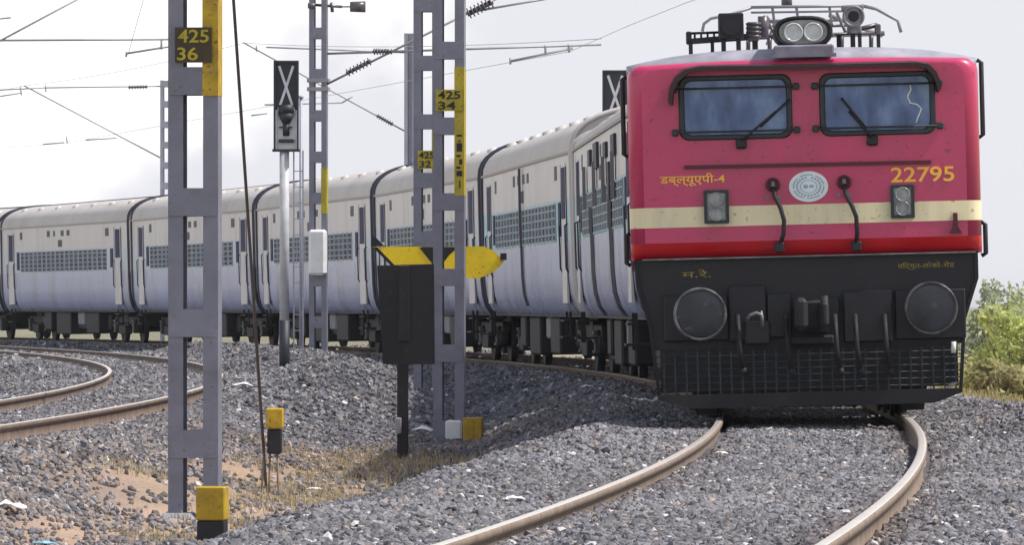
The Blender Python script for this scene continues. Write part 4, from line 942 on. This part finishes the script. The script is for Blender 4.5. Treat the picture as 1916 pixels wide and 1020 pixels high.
# crossed signals
def signal(label, px0, px1, y0, y1, d, full=True, zpost=-.3, postpx=None):
    s_ = F/d; cx = (px0+px1)/2; x = (cx-958)/s_; zg = gz1(x, d); t = thing('crossed_signal', label, 'railway signal', (x, d, zg), (0, 0, 0), 'out of use signals crossed with white laths')
    W = (px1-px0)/s_/2; q = lambda y: CAMZ-(y-YH)/s_-zg; Zt, Zb = q(y0), q(y1); H = Zt-Zb; ys_ = lambda f: Zt-H*f
    mb = MB(); mb.box(-W+.03, W-.03, 0, .05, ys_(.56), Zt-.03); bk = mb.build('backboard', M['board'], t)
    mb = MB()
    for x0_, x1_ in ((-W, -W+.035), (W-.035, W)): mb.box(x0_, x1_, -.05, .06, Zb, Zt)
    mb.box(-W+.035, W-.035, -.05, .06, Zt-.035, Zt); mb.box(-W-.02, W+.02, -.08, .09, Zb-.04, Zb); mb.build('frame', M['board'], t)
    mb = MB(); mb.prism([(-W+.04, Zb+.002), (W-.04, Zb+.002), (W-.04, ys_(.562)), (-W+.04, ys_(.562))], .02, .03); mb.build('lower_panel', M['white'], t)
    mb = MB(); sl = W*.10
    for sg in (-1, 1):
        a = Vector((-sg*W*.56, ys_(.06))); b = Vector((sg*W*.62, ys_(.56))); dv = (b-a).normalized(); n = Vector((-dv.y, dv.x))*sl
        mb.prism([tuple(a+n), tuple(b+n), tuple(b-n), tuple(a-n)], -.012-.004*(sg > 0)-.006, -.002-.004*(sg > 0))
    mb.build('crossed_laths', mat('weathered_white_lath', (.62, .63, .68), .6, var=.15), bk)
    mb = MB(); mb.tube([(0, -.02, ys_(.60)), (0, -.02, ys_(.50))], W*.62, 14); mb.tube([(0, -.02, ys_(.70)), (0, -.02, ys_(.60))], [W*.34, W*.66], 14); mb.tube([(0, -.02, ys_(.85)), (0, -.02, ys_(.70))], W*.26, 12); mb.box(-W*.6, W*.62, -.08, .0, ys_(.925), ys_(.885), bev=.01)
    mb.box(-W*.55, W*.5, -.06, .0, ys_(.76), ys_(.745)); mb.build('lamp_hood', M['board'], t)
    if full:
        pw = 9/s_; px_ = (postpx-cx)/s_
        mb = MB(); mb.tube([(px_, .02, q(600)), (px_, .02, Zb-.04)], pw, 12); mb.build('post', M['post_grey'], t)
        mb = MB(); mb.tube([(px_, .02, -.3), (px_, .02, q(600))], pw*1.1, 12); mb.build('post_base', M['board'], t)
        mb = MB()
        for dx in (.15, .30): mb.box(px_+dx-.012, px_+dx+.012, .1, .13, -.3, Zb-.02)
        z = .1
        while z < Zb-.1: mb.box(px_+.15, px_+.30, .107, .123, z-.008, z+.008); z += .26
        mb.build('ladder', M['mast_far'], t)
    else:
        mb = MB(); mb.tube([(0, .02, -.3), (0, .02, Zb-.04)], .07, 12); mb.build('post', M['white'], t)
    return t
signal('black signal crossed with white laths on a white post left of the slim mast', 512, 559, 113, 279, 118, True, postpx=532)
signal('black crossed signal beyond the coaches, partly hidden by the red locomotive', 1127, 1175, 131, 297, 150, False)
pd = 124; pp = at(563, 184, pd); pz = gz1(pp.x, pd); mb = MB(); mb.tube([(0, 0, -.3), (0, 0, pp.z-pz)], .028, 10); mb.tube([(0, 0, pp.z-pz), (0, 0, pp.z-pz+.05)], .045, 10)
o = mb.build('steel_pole', M['mast_far']); o.location = (pp.x, pd, pz); tag(o, 'thin plain pole with a cap between the crossed signal and the slim mast', 'pole')

# ------------------------------------------------------------------ litter
def scrap(label, px, py, d, w_, h_, m='litter', yaw=0):
    p = at(px, py, d); z = gz1(p.x, d); mb = MB(); n = 6; rr2 = random.Random(px*7+py)
    vs = []; fs = []
    for j in range(4):
        for i in range(n): vs.append(((i/(n-1)-.5)*w_*(1+rr2.uniform(-.12, .12)), (j/3-.5)*w_*.7+rr2.uniform(-.02, .02), h_*(.35+.65*math.sin(math.pi*i/(n-1))*math.sin(math.pi*(j+.5)/4))*rr2.uniform(.6, 1.2)))
    for j in range(3):
        for i in range(n-1): fs.append((j*n+i, j*n+i+1, j*n+n+i+1, j*n+n+i))
    mb.add(vs, fs); o = mb.build('plastic_scrap', M[m], fixn=False); o.location = (p.x, d, z+.03); o.rotation_euler = (0, 0, yaw)
    md = o.modifiers.new('thickness', 'SOLIDIFY'); md.thickness = .006
    return tag(o, label, 'litter', 'litter on the ballast')
def on_ground(px, py):       # distance at which the ground is seen at this pixel
    for d in np.arange(28, 160, .1):
        p = at(px, py, d)
        if p.z <= gz1(p.x, d)+.05: return d
    return 60
for lb, px, py, w_, h_, m in (('crumpled white sheet on the gravel at the lower left corner', 18, 950, .22, .07, 'litter'), ('blue scrap of plastic at the bottom edge left of the near mast', 82, 1016, .15, .03, 'litter_blue'),
        ('white scrap lying on the ballast beside the near left rail', 962, 932, .12, .03, 'litter'), ('long white strip beside the foot of the black board post', 792, 808, .24, .08, 'litter'), ('white scrap under the edge of the first coach', 1098, 724, .16, .05, 'litter'),
        ('white scrap on the heap right of the big near mast', 455, 722, .26, .07, 'litter'), ('white scrap inside the rails just ahead of the locomotive', 1348, 846, .10, .03, 'litter'), ('white scrap in the dirt beside the guy rod legs', 588, 914, .14, .03, 'litter'), ('tiny white scrap beside the yellow block of the middle mast', 923, 772, .06, .10, 'litter')):
    scrap(lb, px, py, float(on_ground(px, py)), w_, h_, m, random.uniform(-.4, .4))

# ------------------------------------------------------------------ vegetation
def leaves(nm, cx, cy, cz, rx, ry, rz, n, ls, col, seed, parent=None, lump=7, mt='leaf'):
    g_ = np.random.default_rng(seed)
    lc = g_.normal(0, 1, (lump, 3)); lc /= np.linalg.norm(lc, axis=1, keepdims=True); lc *= g_.uniform(.35, .95, (lump, 1)); lr = g_.uniform(.28, .55, lump)
    k = g_.integers(0, lump, n); P = g_.normal(0, 1, (n, 3)); P /= np.linalg.norm(P, axis=1, keepdims=True); P = lc[k]+P*(lr[k]*g_.uniform(.3, 1, n)**.5)[:, None]
    P = P*np.array([rx, ry, rz])[None]+np.array([cx, cy, cz])[None]
    a = g_.normal(0, 1, (n, 3)); a /= np.linalg.norm(a, axis=1, keepdims=True); b = np.cross(a, g_.normal(0, 1, (n, 3))); b /= np.linalg.norm(b, axis=1, keepdims=True)
    sz_ = ls*g_.uniform(.6, 1.3, n)[:, None]
    Vv = np.stack([P-a*sz_, P+b*sz_*.5, P+a*sz_, P-b*sz_*.5], 1).reshape(-1, 3); Vv[:, 2] = np.maximum(Vv[:, 2], .02)
    tint = np.array(col)[None]*g_.normal(1, .25, n).clip(.4, 1.8)[:, None]*(g_.uniform(.75, 1.25, lump)[k])[:, None]
    o = np_mesh(nm, Vv, np.arange(n*4).reshape(n, 4), M[mt], np.repeat(tint, 4, 0).clip(0, 1), kind=None)
    if parent is not None: o.parent = parent
    return o
def bush(label, px, d, hgt, wid, col, seed, n=2200):
    x = (px-958)*d/F; z = gz1(x, d); t = thing('bush', label, 'bush', (x, d, z), (0, 0, 0), 'bushes beside the line')
    leaves('foliage', 0, 0, hgt*.52, wid*.5, wid*.5, hgt*.5, n, .075, col, seed, t, 9)
    mb = MB(); rb = random.Random(seed)
    for k in range(5): a = rb.uniform(0, 6.28); mb.tube([(0.1*math.cos(a), .1*math.sin(a), -.1), (.3*wid*math.cos(a)*.5, .3*wid*math.sin(a)*.5, hgt*.4), (.6*wid*math.cos(a)*.5, .6*wid*math.sin(a)*.5, hgt*.75)], [.03, .02, .008], 6)
    mb.build('stem', M['bark'], t)
bush('tall sparse dull green bush nearest the right side of the locomotive', 1858, 150, 2.3, 1.3, (.34, .39, .26), 3, 1300)
bush('yellow green bush right of the locomotive, second from it', 1890, 138, 1.6, 1.7, (.46, .50, .20), 4)
bush('bright yellow green bush at the right edge of the photo', 1935, 146, 1.9, 1.8, (.52, .55, .22), 5)
bush('low olive bush in the dry grass beside the locomotive', 1846, 132, .8, 1.0, (.42, .40, .20), 6, 1000)
bush('pale bush farther back at the right edge', 1905, 175, 2.5, 2.2, (.42, .45, .30), 8, 1800)
bush('yellow green bush filling the gap close to the locomotive steps', 1866, 142, 1.25, 1.2, (.44, .46, .14), 12, 1500)
bush('straw coloured low bush at the edge of the ballast on the right', 1900, 126, .75, 1.3, (.50, .46, .24), 13, 1200)
bush('light green bush behind the yellow green ones on the right', 1878, 160, 1.9, 1.8, (.40, .45, .20), 14, 1800)
def blades(nm, xs, ys, h, col, spread=.04, wd=.004):
    n = len(xs); z = gz(xs, ys); an = rng.uniform(0, 6.28, n); le = rng.uniform(-.6, .6, n); dx = np.cos(an); dy = np.sin(an)
    hh = h*rng.uniform(.4, 1.2, n); B = np.stack([xs, ys, z-.01], 1); T = B+np.stack([dx*hh*le, dy*hh*le, hh], 1); mid = (B+T)/2; mid[:, 2] += hh*.08
    sd_ = np.stack([np.cos(an+1.57), np.sin(an+1.57)*.3, 0*an], 1)*wd
    sd_[:, 0] = np.where(np.abs(sd_[:, 0]) < wd*.5, wd*.5, sd_[:, 0])
    Vv = np.stack([B-sd_, B+sd_, mid+sd_*.8, T, mid-sd_*.8], 1).reshape(-1, 3)
    tint = np.array(col)[None]*rng.normal(1, .25, n).clip(.4, 1.7)[:, None]
    return tag(np_mesh(nm, Vv, np.arange(n*5).reshape(n, 5), M['straw'], np.repeat(tint, 5, 0).clip(0, 1)), kind='stuff')
n = 60000; x, y = sample(n, 44, 92, 1.5); vq = trk_v(x, y); gq = gravel_w(x, y); cl = vnoise(x*1.3, y*.6, 21); kq = (gq < .55) & (vq < -2.5) & (vq > -6.5) & (cl > np.where((vq > -4.7) & (y > 55), .30, .62))
blades('dry_grass', x[kq], y[kq], .10, (.46, .39, .23))
n = 40000; x = rng.uniform(4, 16, n); y = rng.uniform(85, 190, n); vq = trk_v(x, y); kq = (vq > 3.7) & (vq < 14)
blades('field_grass', x[kq], y[kq], .26, (.46, .39, .20), wd=.012)

# ------------------------------------------------------------------ haze: even thin air round the whole place
mb = MB(); mb.box(-9500, 9500, -3500, 12500, -3, 10); hz = mb.build('haze', []) ; tag(hz, kind='stuff')
hm = bpy.data.materials.new('haze'); hm.use_nodes = True; hm.node_tree.nodes.clear()
ho = hm.node_tree.nodes.new('ShaderNodeOutputMaterial'); hv = hm.node_tree.nodes.new('ShaderNodeVolumePrincipled'); hv.inputs['Color'].default_value = (.93, .95, 1, 1); hv.inputs['Density'].default_value = HAZE; hv.inputs['Anisotropy'].default_value = .2
hm.node_tree.links.new(hv.outputs[0], ho.inputs['Volume']); hz.data.materials.append(hm)
